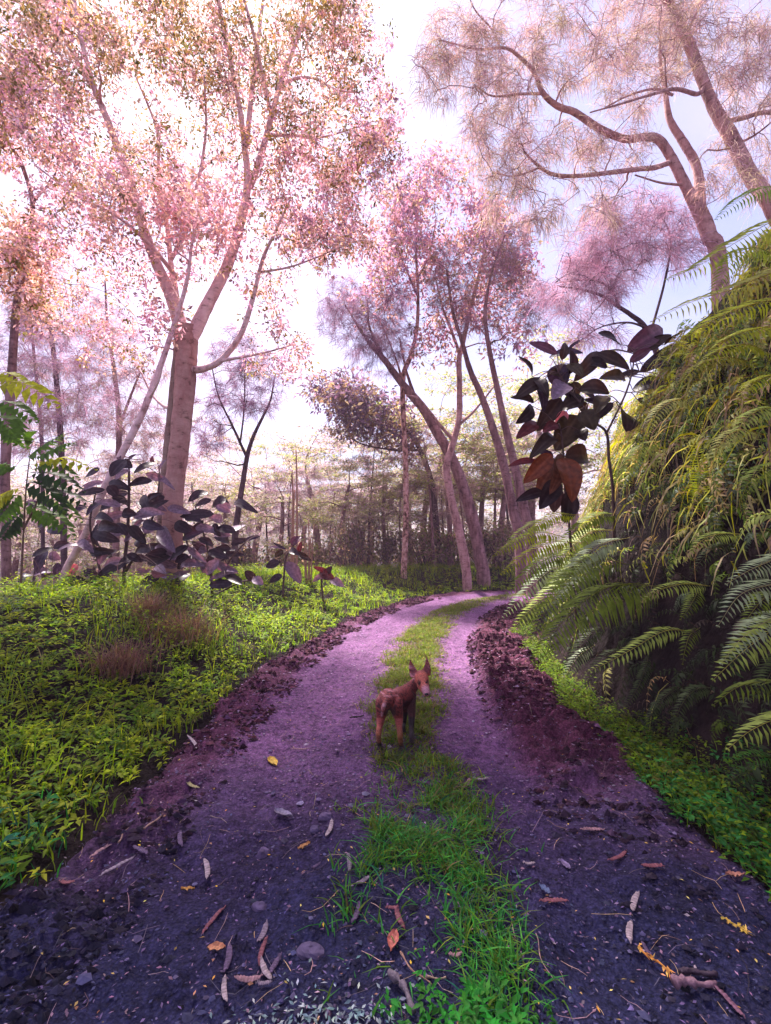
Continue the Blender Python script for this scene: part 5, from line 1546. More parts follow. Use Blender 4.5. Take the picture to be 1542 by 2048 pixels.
z5 = lambda *r: [(a / 3.855, 850 + b / 3.855, c / 3.855, 850 + d / 3.855, w, k) for a, b, c, d, w, k in r]
z6 = lambda *r: [(350 + a / 3.855, 850 + b / 3.855, 350 + c / 3.855, 850 + d / 3.855, w, k) for a, b, c, d, w, k in r]
PG = (0.21, 0.15, 0.21); PX = (0.024, 0.015, 0.025)
ll = z5((970, 265, 850, 395, 30, PX), (930, 290, 1020, 330, 26, PX), (925, 280, 912, 212, 10, PP), (1000, 310, 1040, 225, 14, PP), (1210, 290, 1030, 370, 24, PX), (1195, 305, 1192, 215, 15, PP), (1225, 370, 1282, 258, 8, PG), (1215, 385, 1345, 495, 12, PG),
        (1000, 345, 885, 415, 20, PG), (840, 440, 1010, 500, 22, PX), (770, 335, 650, 405, 20, PX), (810, 500, 585, 535, 18, PX), (750, 455, 630, 505, 14, PG), (980, 675, 730, 755, 20, PG), (1145, 740, 1000, 810, 14, PG), (1110, 585, 1280, 660, 22, PM),
        (1290, 635, 1470, 680, 20, PG), (1350, 755, 1490, 840, 26, PX), (1235, 785, 1345, 980, 30, PM), (715, 835, 920, 895, 26, PX), (980, 995, 1100, 1055, 18, PX), (650, 930, 425, 965, 12, PG), (445, 1060, 440, 1195, 18, PV), (85, 1295, 335, 1212, 18, PD),
        (600, 1075, 480, 1190, 26, PK), (280, 1265, 440, 1205, 18, PG), (1240, 1165, 1075, 1225, 20, PD), (1290, 1160, 1170, 1125, 24, PM), (1470, 1125, 1255, 1215, 14, PG), (1050, 800, 1080, 700, 22, PX), (1150, 660, 1290, 580, 18, PX), (900, 600, 760, 660, 20, PX),
        (860, 560, 1000, 610, 22, PD), (800, 780, 930, 830, 20, PX), (900, 960, 780, 1030, 20, PX), (700, 990, 880, 970, 20, PD), (650, 1120, 780, 1190, 22, PX), (900, 1090, 780, 1150, 22, PD), (1140, 950, 1040, 880, 20, PX), (560, 1180, 700, 1230, 18, PX))
l2 = z6((250, 515, 100, 585, 22, PX), (280, 575, 155, 625, 15, PX), (345, 580, 285, 625, 15, PX), (360, 585, 420, 620, 15, PX), (300, 685, 35, 705, 25, PX), (0, 755, 135, 835, 26, PX), (300, 870, 425, 905, 28, PX), (660, 855, 490, 905, 10, PV), (90, 935, 245, 1065, 14, PG),
        (200, 1060, 250, 1140, 22, PM), (395, 1015, 305, 1045, 15, PX), (375, 995, 540, 1005, 15, PX), (325, 1055, 485, 1145, 17, PG), (475, 1125, 255, 1195, 14, PG), (380, 1170, 520, 1195, 14, PD), (540, 1125, 625, 1205, 20, PD), (600, 1180, 680, 1230, 20, PG),
        (300, 760, 350, 860, 20, PX), (180, 880, 300, 930, 18, PX), (430, 920, 560, 880, 16, PX), (100, 1000, 0, 1060, 18, PX), (230, 960, 130, 900, 18, PX), (430, 960, 330, 950, 18, PD))


def more_leaves(n, u0, u1, v0, v1):
    res = []
    for i in range(n):
        u, v = rng.uniform(u0, u1), rng.uniform(v0, v1)
        a = rng.choice([rng.normal(15, 28), 180 - rng.normal(15, 28)]); l = rng.uniform(26, 52)
        res.append((u, v, u + l * math.cos(math.radians(a)), v + l * math.sin(math.radians(a)), rng.uniform(15, 27), [PX, PD, PV, PG, PM][rng.choice(5, p=[.30, .15, .15, .22, .18])]))
    return res


ll += more_leaves(16, 30, 180, 1000, 1170) + more_leaves(26, 170, 330, 940, 1100) + more_leaves(22, 90, 330, 1080, 1175)
l2 += more_leaves(14, 350, 480, 980, 1100) + more_leaves(20, 330, 520, 1090, 1170)
at8 = At(7.8)
p0 = pix(250, 1165, 7.8)
big_leaf_shrub('purple_leaved_shrub', 'big shrub of dark and silvery leaves before the forked tree on the left', (p0[0], p0[1], float(height(p0[0], p0[1]))),
               [[(246, 1200, 8), (250, 1120, 7), (256, 1050, 6), (258, 980, 5), (258, 925, 4)], [(248, 1150, 6), (285, 1080, 5), (310, 1020, 4), (320, 950, 3)], [(215, 1200, 6), (195, 1120, 5), (180, 1050, 4), (190, 990, 3)], [(244, 1190, 5), (160, 1160, 4), (90, 1170, 3)]], ll, at8, depth_j=0.35)
p0 = pix(415, 1170, 8.2)
big_leaf_shrub('purple_leaved_shrub', 'low spreading shrub of dark and silvery leaves right of the forked tree base', (p0[0], p0[1], float(height(p0[0], p0[1]))),
               [[(425, 1195, 6), (420, 1120, 5), (408, 1070, 4), (390, 1010, 3)], [(428, 1180, 5), (460, 1120, 4), (490, 1085, 3)], [(420, 1150, 5), (380, 1100, 4), (365, 1050, 3)], [(430, 1190, 4), (480, 1165, 3), (510, 1160, 3)]], l2, At(8.2), depth_j=0.3)
l3 = z6((895, 925, 975, 858, 20, PP), (835, 965, 770, 1015, 15, PO), (855, 955, 715, 940, 7, PG), (805, 1055, 698, 1095, 21, PX), (855, 1055, 970, 1220, 30, PM), (825, 1155, 725, 1215, 18, PX), (950, 985, 978, 895, 11, PR), (890, 960, 960, 1000, 16, PX), (945, 985, 1050, 1045, 14, PB), (860, 960, 750, 905, 6, PV))
big_leaf_shrub('purple_leaved_shrub', 'small shrub with one large silvery hanging leaf beside the orange stalks', tuple(pix(567, 1175, 9.5)[:2]) + (float(height(*pix(567, 1175, 9.5)[:2])),),
               [[(566, 1200, 5), (568, 1150, 4), (572, 1115, 4), (583, 1098, 3), (590, 1085, 2)]], l3, At(9.5), depth_j=0.12)
l4 = z6((1115, 1125, 1225, 1185, 25, (0.07, 0.015, 0.02)), (1195, 1190, 1305, 1245, 20, PG), (1150, 1120, 1070, 1095, 12, PR), (1140, 1150, 1060, 1210, 12, PG), (1180, 1140, 1210, 1090, 14, PX))
big_leaf_shrub('purple_leaved_shrub', 'tiny dark red-leaved shrub at the edge of the grass, nearest the bend', tuple(pix(645, 1170, 10)[:2]) + (float(height(*pix(645, 1170, 10)[:2])),),
               [[(645, 1190, 5), (643, 1160, 4), (645, 1140, 3)]], l4, At(10.0), depth_j=0.08)


# ---- feather-leaved sapling at the left edge
def feather_sapling(label, d, stems, leafs):
    p = pix(stems[0][0][0], stems[0][0][1], d)
    root = thing('feather_leaved_sapling', label, 'sapling', (p[0], p[1], float(height(p[0], p[1]))))
    mb = MB()
    nodes = []
    for st in stems:
        P = catmull(np.array(rooted([pix(u, v, d) for u, v in st], nodes)), 6)
        tube(mb, P, np.linspace(0.016, 0.006, len(P)), 6, (0.16, 0.09, 0.07)); nodes.append(P)
    nodes = np.vstack(nodes)
    for pts, pl, c in leafs:
        j = rng.normal(0, 0.25)
        cv = np.array([pix(u, v, d + j - 0.10 * i) for i, (u, v) in enumerate(pts)])
        a = nodes[np.argmin(np.linalg.norm(nodes - cv[0], axis=1))]
        tube(mb, catmull(np.array([a, (a + cv[0]) / 2 + UP * .02, cv[0]]), 3), np.linspace(0.006, 0.003, 7), 5, (0.14, 0.12, 0.04))
        lm = MB()
        add_frond(lm, cv, pl * 1.25 * d / FPX, c, 9, 0.5, 0.10, nrm(np.array([rng.normal(0, .3), -0.6, 0.8])), 0.45, 0.45, rr=0.003)
        lm.build('leaf', M_FERN, root)
    mb.build('stem', M_STEM, root)


SG = (0.075, 0.16, 0.015); SY = (0.42, 0.44, 0.014); SD = (0.018, 0.05, 0.010)
lf = [([(-15, 770), (40, 765), (118, 815)], 32, SY), ([(-20, 745), (20, 748), (62, 775)], 30, SY), ([(-10, 800), (30, 810), (75, 845)], 30, SG), ([(-20, 830), (10, 840), (30, 890)], 30, SG)]
lf2 = [([(60, 930), (120, 915), (195, 940)], 26, SY), ([(55, 915), (85, 890), (125, 868)], 26, SG), ([(60, 945), (110, 950), (170, 985)], 26, SD), ([(50, 960), (90, 980), (135, 1030)], 26, SD), ([(40, 935), (0, 930), (-40, 960)], 28, SG),
       ([(45, 975), (10, 985), (-20, 1020)], 28, SY), ([(50, 1000), (80, 1020), (110, 1060)], 24, SG), ([(70, 915), (120, 890), (150, 885)], 24, SG), ([(80, 960), (140, 990), (185, 1010)], 24, SD), ([(55, 900), (40, 870), (10, 850)], 26, SG),
       ([(60, 1010), (120, 1040), (150, 1080)], 24, SG), ([(45, 1020), (20, 1050), (0, 1080)], 26, SD), ([(65, 940), (100, 925), (160, 960)], 24, SG), ([(75, 985), (115, 1000), (165, 1045)], 24, SG), ([(40, 985), (25, 1000), (-10, 1045)], 26, SG)]
feather_sapling('bright yellow-green feather-leaved sapling at the upper left edge', 5.2, [[(-35, 1240), (-40, 1000), (-25, 820), (-10, 760)]], lf)
feather_sapling('darker green feather-leaved sapling left of the big dark-leaved shrub', 6.4, [[(40, 1200), (46, 1080), (52, 980), (60, 910)], [(46, 1060), (75, 1000), (80, 950)]], lf2)

# small pale fern at the left edge of the verge
p = ground_hit(14, 1225)
root = thing('fern', 'small pale fern at the left edge among the verge weeds', 'fern', p)
for pts in ([(0, 1235), (15, 1190), (45, 1235)], [(5, 1235), (-10, 1195), (-40, 1225)], [(5, 1240), (30, 1225), (60, 1275)]):
    mb = MB()
    add_frond(mb, np.array([pix(u, v, p[1] - 0.1 - 0.05 * i) for i, (u, v) in enumerate(pts)]), 0.085, (0.20, 0.26, 0.16), 18, 0.2)
    mb.build('frond', M_FERN, root)

# dry russet grass tufts on the verge
def dry_tuft(u, v, w, hgt, label):
    x, y, z = ground_hit(u, v)
    mb = MB()
    n = 420
    sc_ = math.hypot(y, 0.9) / FPX
    a = rng.normal(0, w * sc_ * 0.30, n); b = rng.normal(0, w * sc_ * 0.30, n)
    blades(mb, x + a, y + b, np.full(n, float(z)) + 0.03, rng.uniform(0.5, 1.15, n) * hgt * sc_ * 1.15, 0.0065, pal(n, [(0.21, 0.095, 0.105), (0.14, 0.065, 0.068), (0.27, 0.15, 0.14)], None, .2), 0.9)
    return tag(mb.build('dry_grass_tuft', M_GRASS), label, 'dry grass', 'dry tufts on the left verge')


dry_tuft(360, 1290, 100, 85, 'largest russet dry grass tuft, highest on the left verge')
dry_tuft(240, 1355, 90, 70, 'russet dry grass tuft in the middle of the left verge, nearest of the three')
dry_tuft(295, 1245, 50, 60, 'smallest russet dry grass tuft, left of the largest one on the verge')

# pale orange upright stalks
def stalk_clump(label, d, cols, base_v):
    p = pix(cols[0][0], base_v, d)
    root = thing('cane_clump', label, 'canes', (p[0], p[1], float(height(p[0], p[1]))))
    for u0, u1, v1, w in cols:
        mb = MB()
        b0 = pix(u0, base_v + 20, d)
        b0[2] = float(height(b0[0], b0[1])) - .1
        P = catmull(np.array([b0, pix((u0 + u1) / 2 + rng.normal(0, 2), (base_v + v1) / 2, d), pix(u1, v1, d)]), 6)
        tube(mb, P, np.linspace(.7, .35, len(P)) * px_w(w, d), 6, (0.34, 0.18, 0.13))
        mb.build('cane', M_STEM, root)


stalk_clump('cluster of pale orange upright canes at the verge beside the small silvery-leaved shrub', 11.5, [(612, 608, 1052, 5), (617, 617, 1040, 6), (622, 628, 1050, 5), (619, 622, 1070, 6), (614, 613, 1085, 5)], 1165)
stalk_clump('taller pair of pale pinkish canes behind the small silvery-leaved shrub', 13.0, [(582, 584, 940, 7), (594, 592, 900, 7), (588, 589, 980, 6)], 1090)


# ================================================================== FOREST BEHIND
GCOL = [(0.30, 0.30, 0.22), (0.46, 0.37, 0.45), (0.22, 0.26, 0.12), (0.40, 0.33, 0.36)]  # distant fog painted into the foliage as mauve-grey
GCOL2 = [(0.22, 0.31, 0.07), (0.36, 0.41, 0.13), (0.40, 0.33, 0.34)]


def flat_tree(name, label, loc, H, R, cols, nleaf=8000, leafL=0.165, pads=22, bark=None, group=None, lean=0.0):
    """umbrella-crowned tree: leaves in flat tiers carried by spreading limbs"""
    root = thing(name, label, 'tree', loc, group)
    O = np.array(loc, float)
    mb, lf_ = MB(), MB()
    trunk = O + np.array([(0, 0, -0.4), (0.1 * lean, 0, H * 0.25), (0.5 * lean, 0.1, H * 0.5), (lean, 0, H * 0.66)])
    P = catmull(trunk, 5); r = np.linspace(0.022 * H, 0.011 * H, len(P))
    tube(mb, P, r, 8, (1, 1, 1), 0.1)
    nodes, rad = P[len(P) // 3:], r[len(P) // 3:]
    a = rng.uniform(0, 2 * PI, pads); rr = R * np.sqrt(rng.random(pads)) * 0.85
    zz = H * (0.46 + 0.54 * rng.random(pads)) - 0.10 * H * (rr / R) ** 2
    C_ = O + np.stack([rr * np.cos(a) + lean, rr * np.sin(a), zz], -1)
    ps, nodes, rad = branch_out(mb, nodes, rad, C_, 0.009 * H, 0.012, 5, 0.10, up_bias=0.9, jit=0.06)
    nt_ = pads * 8
    tw = C_[rng.integers(0, pads, nt_)] + np.stack([rng.normal(0, .19 * R, nt_), rng.normal(0, .19 * R, nt_), rng.normal(0, .018 * H, nt_)], -1)
    ps, _, _ = branch_out(mb, nodes, rad, tw, 0.02, 0.007, 4, 0.04, jit=0.06)
    ends = np.array([q_[-1] for q_ in ps])
    k = rng.integers(0, len(ends), nleaf)
    sp = 0.055 * R
    pos = ends[k] + np.stack([rng.normal(0, sp, nleaf), rng.normal(0, sp, nleaf), 0.05 + 0.055 * rng.standard_normal(nleaf)], -1)
    a = rng.uniform(0, 2 * PI, nleaf)
    d = np.stack([np.cos(a), np.sin(a), rng.normal(-.1, .2, nleaf)], -1)
    l = leafL * rng.uniform(.6, 1.4, nleaf)
    leaves(lf_, pos, d, nrm(UP + .3 * rv(nleaf)), l, l * .42, pal(nleaf, cols, None, .22), .1, .2)
    mb.build('trunk', bark or M_BARK_BROWN, root); lf_.build('crown', M_LEAF, root)
    return root


def gz(x, y):
    return float(height(np.array([x]), np.array([y]))[0])


def place_x(u, d):
    return (u - 771) / FPX * d


BGG = 'flat-crowned trees in the forest beyond the verge'
lab = 'hazy flat-crowned forest tree beyond the road bend and the left verge'
protos = []
for i, (u, d, H, R, cols) in enumerate([(640, 22, 8.6, 4.6, GCOL), (505, 25, 10.0, 5.2, GCOL), (860, 21, 9.2, 4.2, GCOL2), (740, 28, 10.8, 5.0, GCOL)]):
    x = place_x(u, d)
    protos.append(flat_tree('umbrella_tree', lab, (x, d, gz(x, d)), H, R, cols, group=BGG, lean=rng.normal(0, .8)))
for i, (u, d, k, s_) in enumerate([(300, 26, 1, .95), (180, 30, 0, 1.1), (60, 24, 3, .9), (-60, 28, 1, 1.1), (420, 33, 3, 1.15), (580, 36, 0, 1.2), (960, 27, 2, 1.25), (1060, 22, 2, 1.15), (1150, 26, 2, 1.4),
                                   (690, 40, 1, 1.25), (820, 37, 3, 1.2), (920, 42, 0, 1.35), (1030, 34, 1, 1.3), (350, 42, 1, 1.3), (120, 40, 3, 1.3), (1000, 19, 2, .75), (560, 19, 2, .62), (450, 18, 0, .6), (680, 18.5, 2, .6), (770, 20, 0, .62), (900, 18.5, 2, .66), (960, 21, 3, .7), (350, 19, 2, .62), (240, 18, 0, .66), (120, 19, 2, .62), (30, 18, 3, .6), (840, 25, 2, .9), (600, 26, 1, .85), (720, 23, 2, .75), (1040, 20, 2, .8)]):
    c = copy_tree(protos[k])
    x = place_x(u, d)
    c.location = (x, d, gz(x, d)); c.rotation_euler = (0, 0, rng.uniform(0, 6.28)); c.scale = (s_, s_, s_ * rng.uniform(.9, 1.1))

# thin bare-stemmed trees of the understorey
USG = 'thin dark stems in the forest beyond the verge'


def pole_tree(name, label, loc, H, cols, group, bark, lean=0.3, nl=900, crown=0.55):
    root = thing(name, label, 'tree', loc, group)
    O = np.array(loc, float); mb, lf_ = MB(), MB()
    P = catmull(O + np.array([(0, 0, -.4), (.2 * lean, 0, H * .3), (.4 * lean, .1, H * .6), (lean, 0, H)]), 5)
    r = np.linspace(.014 * H, .004 * H, len(P))
    tube(mb, P, r, 7, (1, 1, 1), .12)
    n = 22
    z_ = H * rng.uniform(crown, 1.05, n); a = rng.uniform(0, 6.28, n); q = H * .22 * rng.random(n) ** .6
    T = O + np.stack([q * np.cos(a) + lean * .6, q * np.sin(a), z_], -1)
    ps, _, _ = branch_out(mb, P[len(P) // 3:], r[len(P) // 3:], T, .03, .008, 5, .0, up_bias=1.2, jit=.08)
    needle_sprays(lf_, ps, 14, .42, cols, None, .016, 5, .5)
    mb.build('trunk', bark, root); lf_.build('crown', M_NEEDLE, root)
    return root


pl_ = 'thin dark-stemmed forest tree with wispy mauve crown beyond the verge'
pp = [pole_tree('pole_tree', pl_, (place_x(735, 20), 20, gz(place_x(735, 20), 20)), 6.0, [(0.38, 0.26, 0.33), (0.50, 0.34, 0.40)], USG, M_BARK_DARK),
      pole_tree('pole_tree', pl_, (place_x(868, 18), 18, gz(place_x(868, 18), 18)), 5.2, [(0.34, 0.25, 0.2), (0.46, 0.32, 0.32)], USG, M_BARK_BROWN, -.4)]
for i, (u, d, k, s_) in enumerate([(700, 23, 0, .9), (660, 21, 1, .9), (780, 26, 0, 1.1), (840, 22, 1, 1.0), (890, 20, 0, .75), (985, 20, 1, 1.2), (540, 22, 0, 1.0), (450, 20, 1, .9), (390, 24, 0, 1.2), (320, 19, 1, .8),
                                   (190, 18, 0, .9), (150, 20, 1, 1.0), (70, 19, 0, .9), (20, 22, 1, 1.1), (610, 28, 0, 1.3), (1020, 24, 0, 1.3), (930, 17.5, 1, .7), (715, 19, 1, .7), (580, 19, 0, .85), (800, 19, 1, .8), (860, 24, 0, 1.2), (910, 25, 1, 1.3), (500, 25, 0, 1.2), (270, 20, 1, .9), (230, 24, 0, 1.2)]):
    c = copy_tree(pp[k]); x = place_x(u, d)
    c.location = (x, d, gz(x, d)); c.rotation_euler = (0, 0, rng.uniform(0, 6.28)); c.scale = (s_, s_, s_)


# understorey bushes
def bush(label, loc, R, H, cols, group, nl=1500, L=.16):
    root = thing('forest_bush', label, 'bush', loc, group)
    O = np.array(loc, float); mb, lf_ = MB(), MB()
    n = 16
    a = rng.uniform(0, 6.28, n); q = R * rng.random(n)
    T = O + np.stack([q * np.cos(a), q * np.sin(a), H * rng.uniform(.35, 1, n)], -1)
    for t_ in T:
        tube(mb, catmull(np.array([O - UP * .2, O * .4 + t_ * .6 - UP * .05, t_]), 4), np.linspace(.022, .006, 9), 5, (1, 1, 1))
    k = rng.integers(0, n, nl)
    pos = T[k] + rng.normal(0, .20 * R, (nl, 3)) * [1, 1, .8]
    pos[:, 2] = np.maximum(pos[:, 2], O[2] + .05)
    l = L * rng.uniform(.6, 1.4, nl)
    leaves(lf_, pos, rv(nl) - UP * .2, nrm(UP + .7 * rv(nl)), l, l * .4, pal(nl, cols, None, .25), .1, .2)
    mb.build('stems', M_BARK_DARK, root); lf_.build('foliage', M_LEAF, root)
    return root


UBG = 'bushes under the forest beyond the verge'
ul = 'dark leafy undergrowth bush in the forest beyond the verge'
bb = [bush(ul, (place_x(700, 17), 17, gz(place_x(700, 17), 17)), 1.1, 1.9, [(0.10, 0.11, 0.05), (0.20, 0.14, 0.16), (0.28, 0.22, 0.14)], UBG),
      bush(ul, (place_x(850, 18.5), 18.5, gz(place_x(850, 18.5), 18.5)), 1.3, 1.5, [(0.28, 0.21, 0.19), (0.38, 0.29, 0.22), (0.18, 0.23, 0.06)], UBG)]
for i, (u, d, k, s_) in enumerate([(770, 18, 0, .8), (900, 19, 1, 1), (960, 18, 0, .7), (1010, 18, 1, 1.1), (640, 19, 1, 1.1), (560, 17, 1, 1), (480, 16, 0, .9), (400, 18, 1, 1.2), (330, 16, 0, .8), (250, 17, 1, 1.1), (170, 16, 0, .9),
                                   (90, 17, 1, 1.1), (20, 15, 0, .9), (-60, 16, 1, 1.2), (730, 23, 1, 1.5), (820, 25, 1, 1.7), (600, 24, 1, 1.7), (450, 24, 0, 1.5), (300, 24, 1, 1.7), (150, 23, 1, 1.6), (930, 24, 1, 1.7), (1030, 26, 1, 1.9)]):
    c = copy_tree(bb[k]); x = place_x(u, d)
    c.location = (x, d, gz(x, d)); c.rotation_euler = (0, 0, rng.uniform(0, 6.28)); c.scale = (s_ * 1.1, s_ * 1.1, s_)

# far wood reading as one mass
mb = MB()
n = 150000
x = rng.uniform(-75, 75, n); y = rng.uniform(44, 85, n)
top = 6.0 + 9 * fbm(x, y, 0.10, 3, 91)
z = -3 + (top + 3) * rng.random(n) ** 0.8
lump = fbm(x * .6 + z, y * .6 - z, 0.5, 2, 93) > 0.42
x, y, z = x[lump], y[lump], z[lump]; n = len(x)
l = rng.uniform(.2, .5, n)
leaves(mb, np.stack([x, y, z], -1), rv(n) * [1, 1, .3], nrm(UP + .5 * rv(n)), l, l * .5, pal(n, [(0.24, 0.24, 0.16), (0.36, 0.28, 0.34), (0.18, 0.20, 0.10)], None, .2), .1, .2)  # leaf colours carry painted fog
tag(mb.build('far_wood', M_LEAF), 'misty mass of far woodland closing the view behind the trees', 'woodland', kind='stuff')


# ================================================================== THE DOG
def build_dog():
    parts = MB()

    def chain(rows, sides=14, n=6, flat=None):
        a = np.array(rows, float)
        W = pix(a[:, 0], a[:, 1], a[:, 2])
        P = catmull(np.c_[W, a[:, 3]], n)
        p, r = P[:, :3], np.maximum(P[:, 3], .004)
        # rounded ends
        t0 = nrm(p[0] - p[1]); t1 = nrm(p[-1] - p[-2])
        e = np.array([.92, .7, .35])
        q = np.array([.4, .72, .94])
        p = np.vstack([(p[0] + t0 * r[0] * q[::-1, None]), p, (p[-1] + t1 * r[-1] * q[:, None])])
        r = np.r_[r[0] * e[::-1], r, r[-1] * e]
        tube(parts, p, r, sides)

    gl_ = {k: ground_hit(*uv, road_z_at) for k, uv in dict(hl=(760, 1507), hr=(803, 1510), fr=(823, 1491), fl=(807, 1470)).items()}
    dd = {k: v[1] for k, v in gl_.items()}
    # trunk, neck
    chain([(772, 1401, 3.17, .048), (776, 1398, 3.24, .071), (786, 1396, 3.34, .058), (799, 1393, 3.44, .066), (809, 1392, 3.52, .074), (817, 1388, 3.57, .062)], 18)
    chain([(806, 1402, 3.50, .058), (812, 1400, 3.55, .060)], 14)
    chain([(812, 1386, 3.55, .062), (824, 1374, 3.57, .047), (834, 1364, 3.55, .041), (841, 1357, 3.50, .041)], 14)
    # head
    chain([(839, 1352, 3.50, .040), (842, 1354, 3.47, .050), (845, 1361, 3.44, .049), (848, 1369, 3.41, .038), (851, 1379, 3.375, .030), (853, 1386, 3.355, .026)], 16)
    chain([(843, 1370, 3.44, .036), (849, 1384, 3.39, .019)], 12)
    # ears: thin upright triangles
    for rows in ([(831, 1352, 3.49, .019), (826, 1341, 3.495, .0165), (822, 1329, 3.50, .010), (820, 1319, 3.505, .005)], [(851, 1348, 3.49, .018), (854, 1337, 3.495, .0155), (854.5, 1326, 3.50, .010), (853, 1314, 3.505, .005)]):
        for off in (-8, -4, 0, 4, 8):
            a = [(u + off * (1 - i / 3) * .9, v, d, r * .74) for i, (u, v, d, r) in enumerate(rows)]
            chain(a, 10, 4)
    # hind legs
    for k, hip, st, hk in (('hl', (766, 1406, 3.22), (762, 1434, 3.27), (757, 1468, 3.15)), ('hr', (790, 1406, 3.23), (797, 1434, 3.28), (800, 1468, 3.17))):
        x, y, z = gl_[k]
        u, v = dict(hl=(760, 1507), hr=(803, 1510))[k]
        chain([(*hip, .055), (*st, .034), ((st[0] + hk[0]) / 2, (st[1] + hk[1]) / 2, (st[2] + hk[2]) / 2 - .01, .0225), (*hk, .0195), (u - 1, v - 20, y + .015, .0165), (u, v - 8, y, .019)], 12)
        chain([(u, v - 7, y, .021), (u + 1, v - 4, y + .028, .018)], 10)
    # front legs
    for k, sh, el, wr in (('fr', (820, 1398, 3.52), (823, 1424, 3.47), (823, 1458, 3.42)), ('fl', (808, 1400, 3.55), (808, 1424, 3.55), (807, 1448, 3.56))):
        x, y, z = gl_[k]
        u, v = dict(fr=(823, 1491), fl=(807, 1470))[k]
        chain([(*sh, .046), (*el, .031), (el[0], (el[1] + wr[1]) / 2, (el[2] + wr[2]) / 2, .024), (*wr, .018), (u, v - 18, y + .01, .0155), (u, v - 8, y, .018)], 12)
        chain([(u, v - 6, y, .020), (u + 3, v - 3, y + .025, .017)], 10)
    # tail
    chain([(774, 1398, 3.15, .018), (770, 1406, 3.105, .016), (766, 1417, 3.085, .014), (764, 1431, 3.085, .009)], 10)
    org = np.array([*pix(790, 1490, 3.3)[:2], float(gl_['hr'][2])])
    root = thing('dog', 'reddish brindle dog with pricked ears on the grass strip, looking back over its shoulder', 'dog', org)
    tmp = parts.build('dog_form', M_STONE)
    md = tmp.modifiers.new('r', 'REMESH'); md.mode = 'VOXEL'; md.voxel_size = 0.0042
    ms = tmp.modifiers.new('s', 'SMOOTH'); ms.factor = 0.5; ms.iterations = 4
    dg = bpy.context.evaluated_depsgraph_get()
    me = bpy.data.meshes.new_from_object(tmp.evaluated_get(dg))
    nv = len(me.vertices)
    co = np.empty(nv * 3, np.float32); me.vertices.foreach_get('co', co); co = co.reshape(-1, 3).astype(float)
    me.transform(__import__('mathutils').Matrix.Translation(-Vector(org)))
    bpy.data.objects.remove(tmp)
    # coat, plus painted light and shade
    x, y, z = co.T
    hgt = z - org[2]
    # picture-independent body axis coordinate
    ax = np.array([0.42, 0.91, 0]); along = (co - pix(776, 1397, 3.24)) @ ax
    lat = (co - pix(776, 1397, 3.24)) @ np.array([0.91, -0.42, 0])
    n1 = fbm(along * 1 + 3 * z, z * 3 + lat, 16, 3, 61)
    stripes = 0.5 + 0.5 * np.sin(along * 120 + 60 * (fbm(lat + 2, z + along, 14, 3, 66) - .5) + z * 30)
    red = np.array([0.17, 0.034, 0.030]); dk = np.array([0.018, 0.006, 0.008]); top_hilite = np.array([0.42, 0.19, 0.22]); tan = np.array([0.20, 0.075, 0.035]); blk = np.array([0.014, 0.009, 0.011])
    c = red[None] * (0.75 + .5 * n1[:, None])
    m_ = (smooth((stripes - .55) / .3) * smooth((hgt - .2) / .08) * .8)[:, None]
    c = c * (1 - m_) + dk * m_
    m_ = (smooth((hgt - .36) / .06) * smooth((n1 - .42) / .2) * .75)[:, None]  # pink highlight painted along the top of the back
    c = c * (1 - m_) + top_hilite * m_
    head = np.linalg.norm(co - pix(846, 1366, 3.43), axis=1)
    m_ = (smooth((.10 - head) / .03))[:, None]
    c = c * (1 - m_) + np.array([0.25, 0.062, 0.042]) * (0.8 + .4 * n1[:, None]) * m_
    mz = np.linalg.norm(co - pix(852, 1381, 3.36), axis=1)
    m_ = (smooth((.052 - mz) / .03) * .85)[:, None]
    c = c * (1 - m_) + np.array([0.30, 0.14, 0.17]) * m_
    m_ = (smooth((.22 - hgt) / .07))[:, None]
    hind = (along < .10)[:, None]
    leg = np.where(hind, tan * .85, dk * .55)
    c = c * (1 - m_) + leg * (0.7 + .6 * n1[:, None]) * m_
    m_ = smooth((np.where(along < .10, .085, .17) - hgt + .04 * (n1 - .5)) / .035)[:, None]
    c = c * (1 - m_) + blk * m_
    tl = np.min(np.stack([np.linalg.norm(co - pix(uu_, vv_, 3.09), axis=1) for uu_, vv_ in ((768, 1411), (766, 1417), (765, 1424), (764, 1431))]), 0)
    m_ = (smooth((.020 - tl) / .006) * .8)[:, None]
    c = c * (1 - m_) + np.array([0.24, 0.12, 0.14]) * m_
    # dark throat; shade painted on the belly and between the thighs
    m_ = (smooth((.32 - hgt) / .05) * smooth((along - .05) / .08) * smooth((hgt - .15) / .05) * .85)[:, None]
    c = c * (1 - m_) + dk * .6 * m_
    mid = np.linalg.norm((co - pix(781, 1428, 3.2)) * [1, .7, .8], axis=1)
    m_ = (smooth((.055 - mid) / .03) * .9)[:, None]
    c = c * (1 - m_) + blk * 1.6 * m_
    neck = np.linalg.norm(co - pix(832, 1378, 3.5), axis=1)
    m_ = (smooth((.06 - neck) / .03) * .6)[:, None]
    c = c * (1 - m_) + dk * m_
    for (eu, ev) in ((839, 1366), (853, 1365)):                       # dark fur round the eyes
        e_ = np.linalg.norm(co - pix(eu, ev, 3.405), axis=1)
        m_ = (smooth((.027 - e_) / .014) * .85)[:, None]
        c = c * (1 - m_) + dk * .5 * m_
    for (eu, ev) in ((826, 1342), (853.5, 1338)):                     # inside of the ears, facing the camera
        e_ = np.linalg.norm((co - pix(eu, ev, 3.48)) * [1.6, 1, .8], axis=1)
        m_ = (smooth((.034 - e_) / .014) * .65)[:, None]
        c = c * (1 - m_) + np.array([0.10, 0.03, 0.035]) * m_
    ca = me.color_attributes.get('Col') or me.color_attributes.new('Col', 'FLOAT_COLOR', 'POINT')
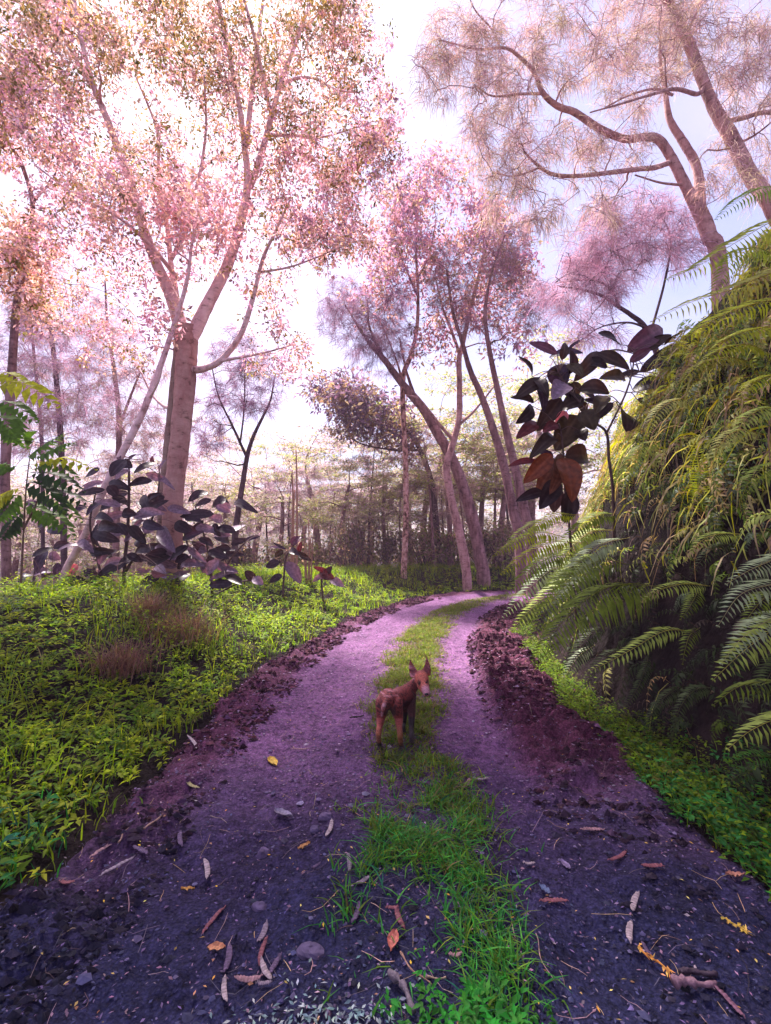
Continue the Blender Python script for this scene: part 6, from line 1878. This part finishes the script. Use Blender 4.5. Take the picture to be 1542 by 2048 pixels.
    if ca.domain != 'POINT':
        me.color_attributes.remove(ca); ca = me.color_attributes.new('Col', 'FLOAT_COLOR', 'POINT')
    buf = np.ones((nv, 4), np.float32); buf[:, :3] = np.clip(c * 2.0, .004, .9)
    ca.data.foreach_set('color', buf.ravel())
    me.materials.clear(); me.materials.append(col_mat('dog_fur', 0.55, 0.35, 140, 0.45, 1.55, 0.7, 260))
    me.polygons.foreach_set('use_smooth', np.ones(len(me.polygons), bool))
    body = bpy.data.objects.new('body', me); COL.objects.link(body); body.parent = root
    me.name = 'dog_body'
    wet = col_mat('wet_dark', 0.15, 0.5, 50, 1, 1, 0)

    def ball(name, u, v, d, r, col, sc_=(1, 1, 1)):
        b = MB(); c_ = pix(u, v, d)
        i = np.linspace(0, PI, 7); j = np.linspace(0, 2 * PI, 11)[:-1]
        V = [(c_[0] + sc_[0] * r * math.sin(a) * math.cos(bb_), c_[1] + sc_[1] * r * math.sin(a) * math.sin(bb_), c_[2] + sc_[2] * r * math.cos(a)) for a in i for bb_ in j]
        ii = np.arange(6)[:, None] * 10; jj = np.arange(10)[None]; kk_ = (jj + 1) % 10
        b.add(V, np.stack([ii + jj, ii + 10 + jj, ii + 10 + kk_, ii + kk_], -1).reshape(-1, 4), None, col)
        b.build(name, wet, root)

    def surf_d(u, v):
        q_ = pix(u, v, np.linspace(3.2, 3.6, 400))
        best = 3.4
        for k in range(400):
            if np.min(np.sum((co - q_[k]) ** 2, 1)) < .004 ** 2:
                return 3.2 + .4 * k / 399
        return best
    ball('eye', 839.5, 1366, surf_d(839.5, 1366) + .002, .0065, (0.015, 0.008, 0.006))
    ball('eye', 852.5, 1365, surf_d(852.5, 1365) + .002, .0065, (0.015, 0.008, 0.006))
    ball('nose', 853, 1388.5, surf_d(853, 1388) + .004, .0125, (0.012, 0.008, 0.010), (1.15, .8, .75))
    return root


build_dog()

# ================================================================== AIR
def haze_box(x0, x1, y0, y1, z0, z1, density, colr):
    me = bpy.data.meshes.new('haze')
    v = [(x, y, z) for x in (x0, x1) for y in (y0, y1) for z in (z0, z1)]
    f = [(0, 1, 3, 2), (4, 6, 7, 5), (0, 4, 5, 1), (2, 3, 7, 6), (0, 2, 6, 4), (1, 5, 7, 3)]
    me.from_pydata(v, [], f)
    m = bpy.data.materials.new('added_pink_haze'); m.use_nodes = True
    t = m.node_tree; t.nodes.clear()
    o_ = N(t, 'ShaderNodeOutputMaterial'); pv = N(t, 'ShaderNodeVolumePrincipled')
    pv.inputs['Color'].default_value = (*colr, 1); pv.inputs['Density'].default_value = density
    t.links.new(pv.outputs[0], o_.inputs['Volume'])
    me.materials.append(m)
    o = bpy.data.objects.new('haze', me); COL.objects.link(o)
    return tag(o, 'thin far haze spread over all, added in pink to wash out the trees', 'haze', kind='stuff')


HAZE = 0.0026  # volume added to fade the trees into a pink glow
if HAZE > 0:
    haze_box(-125, 125, -30, 150, -7.5, 17, HAZE, (0.97, 0.70, 0.93))
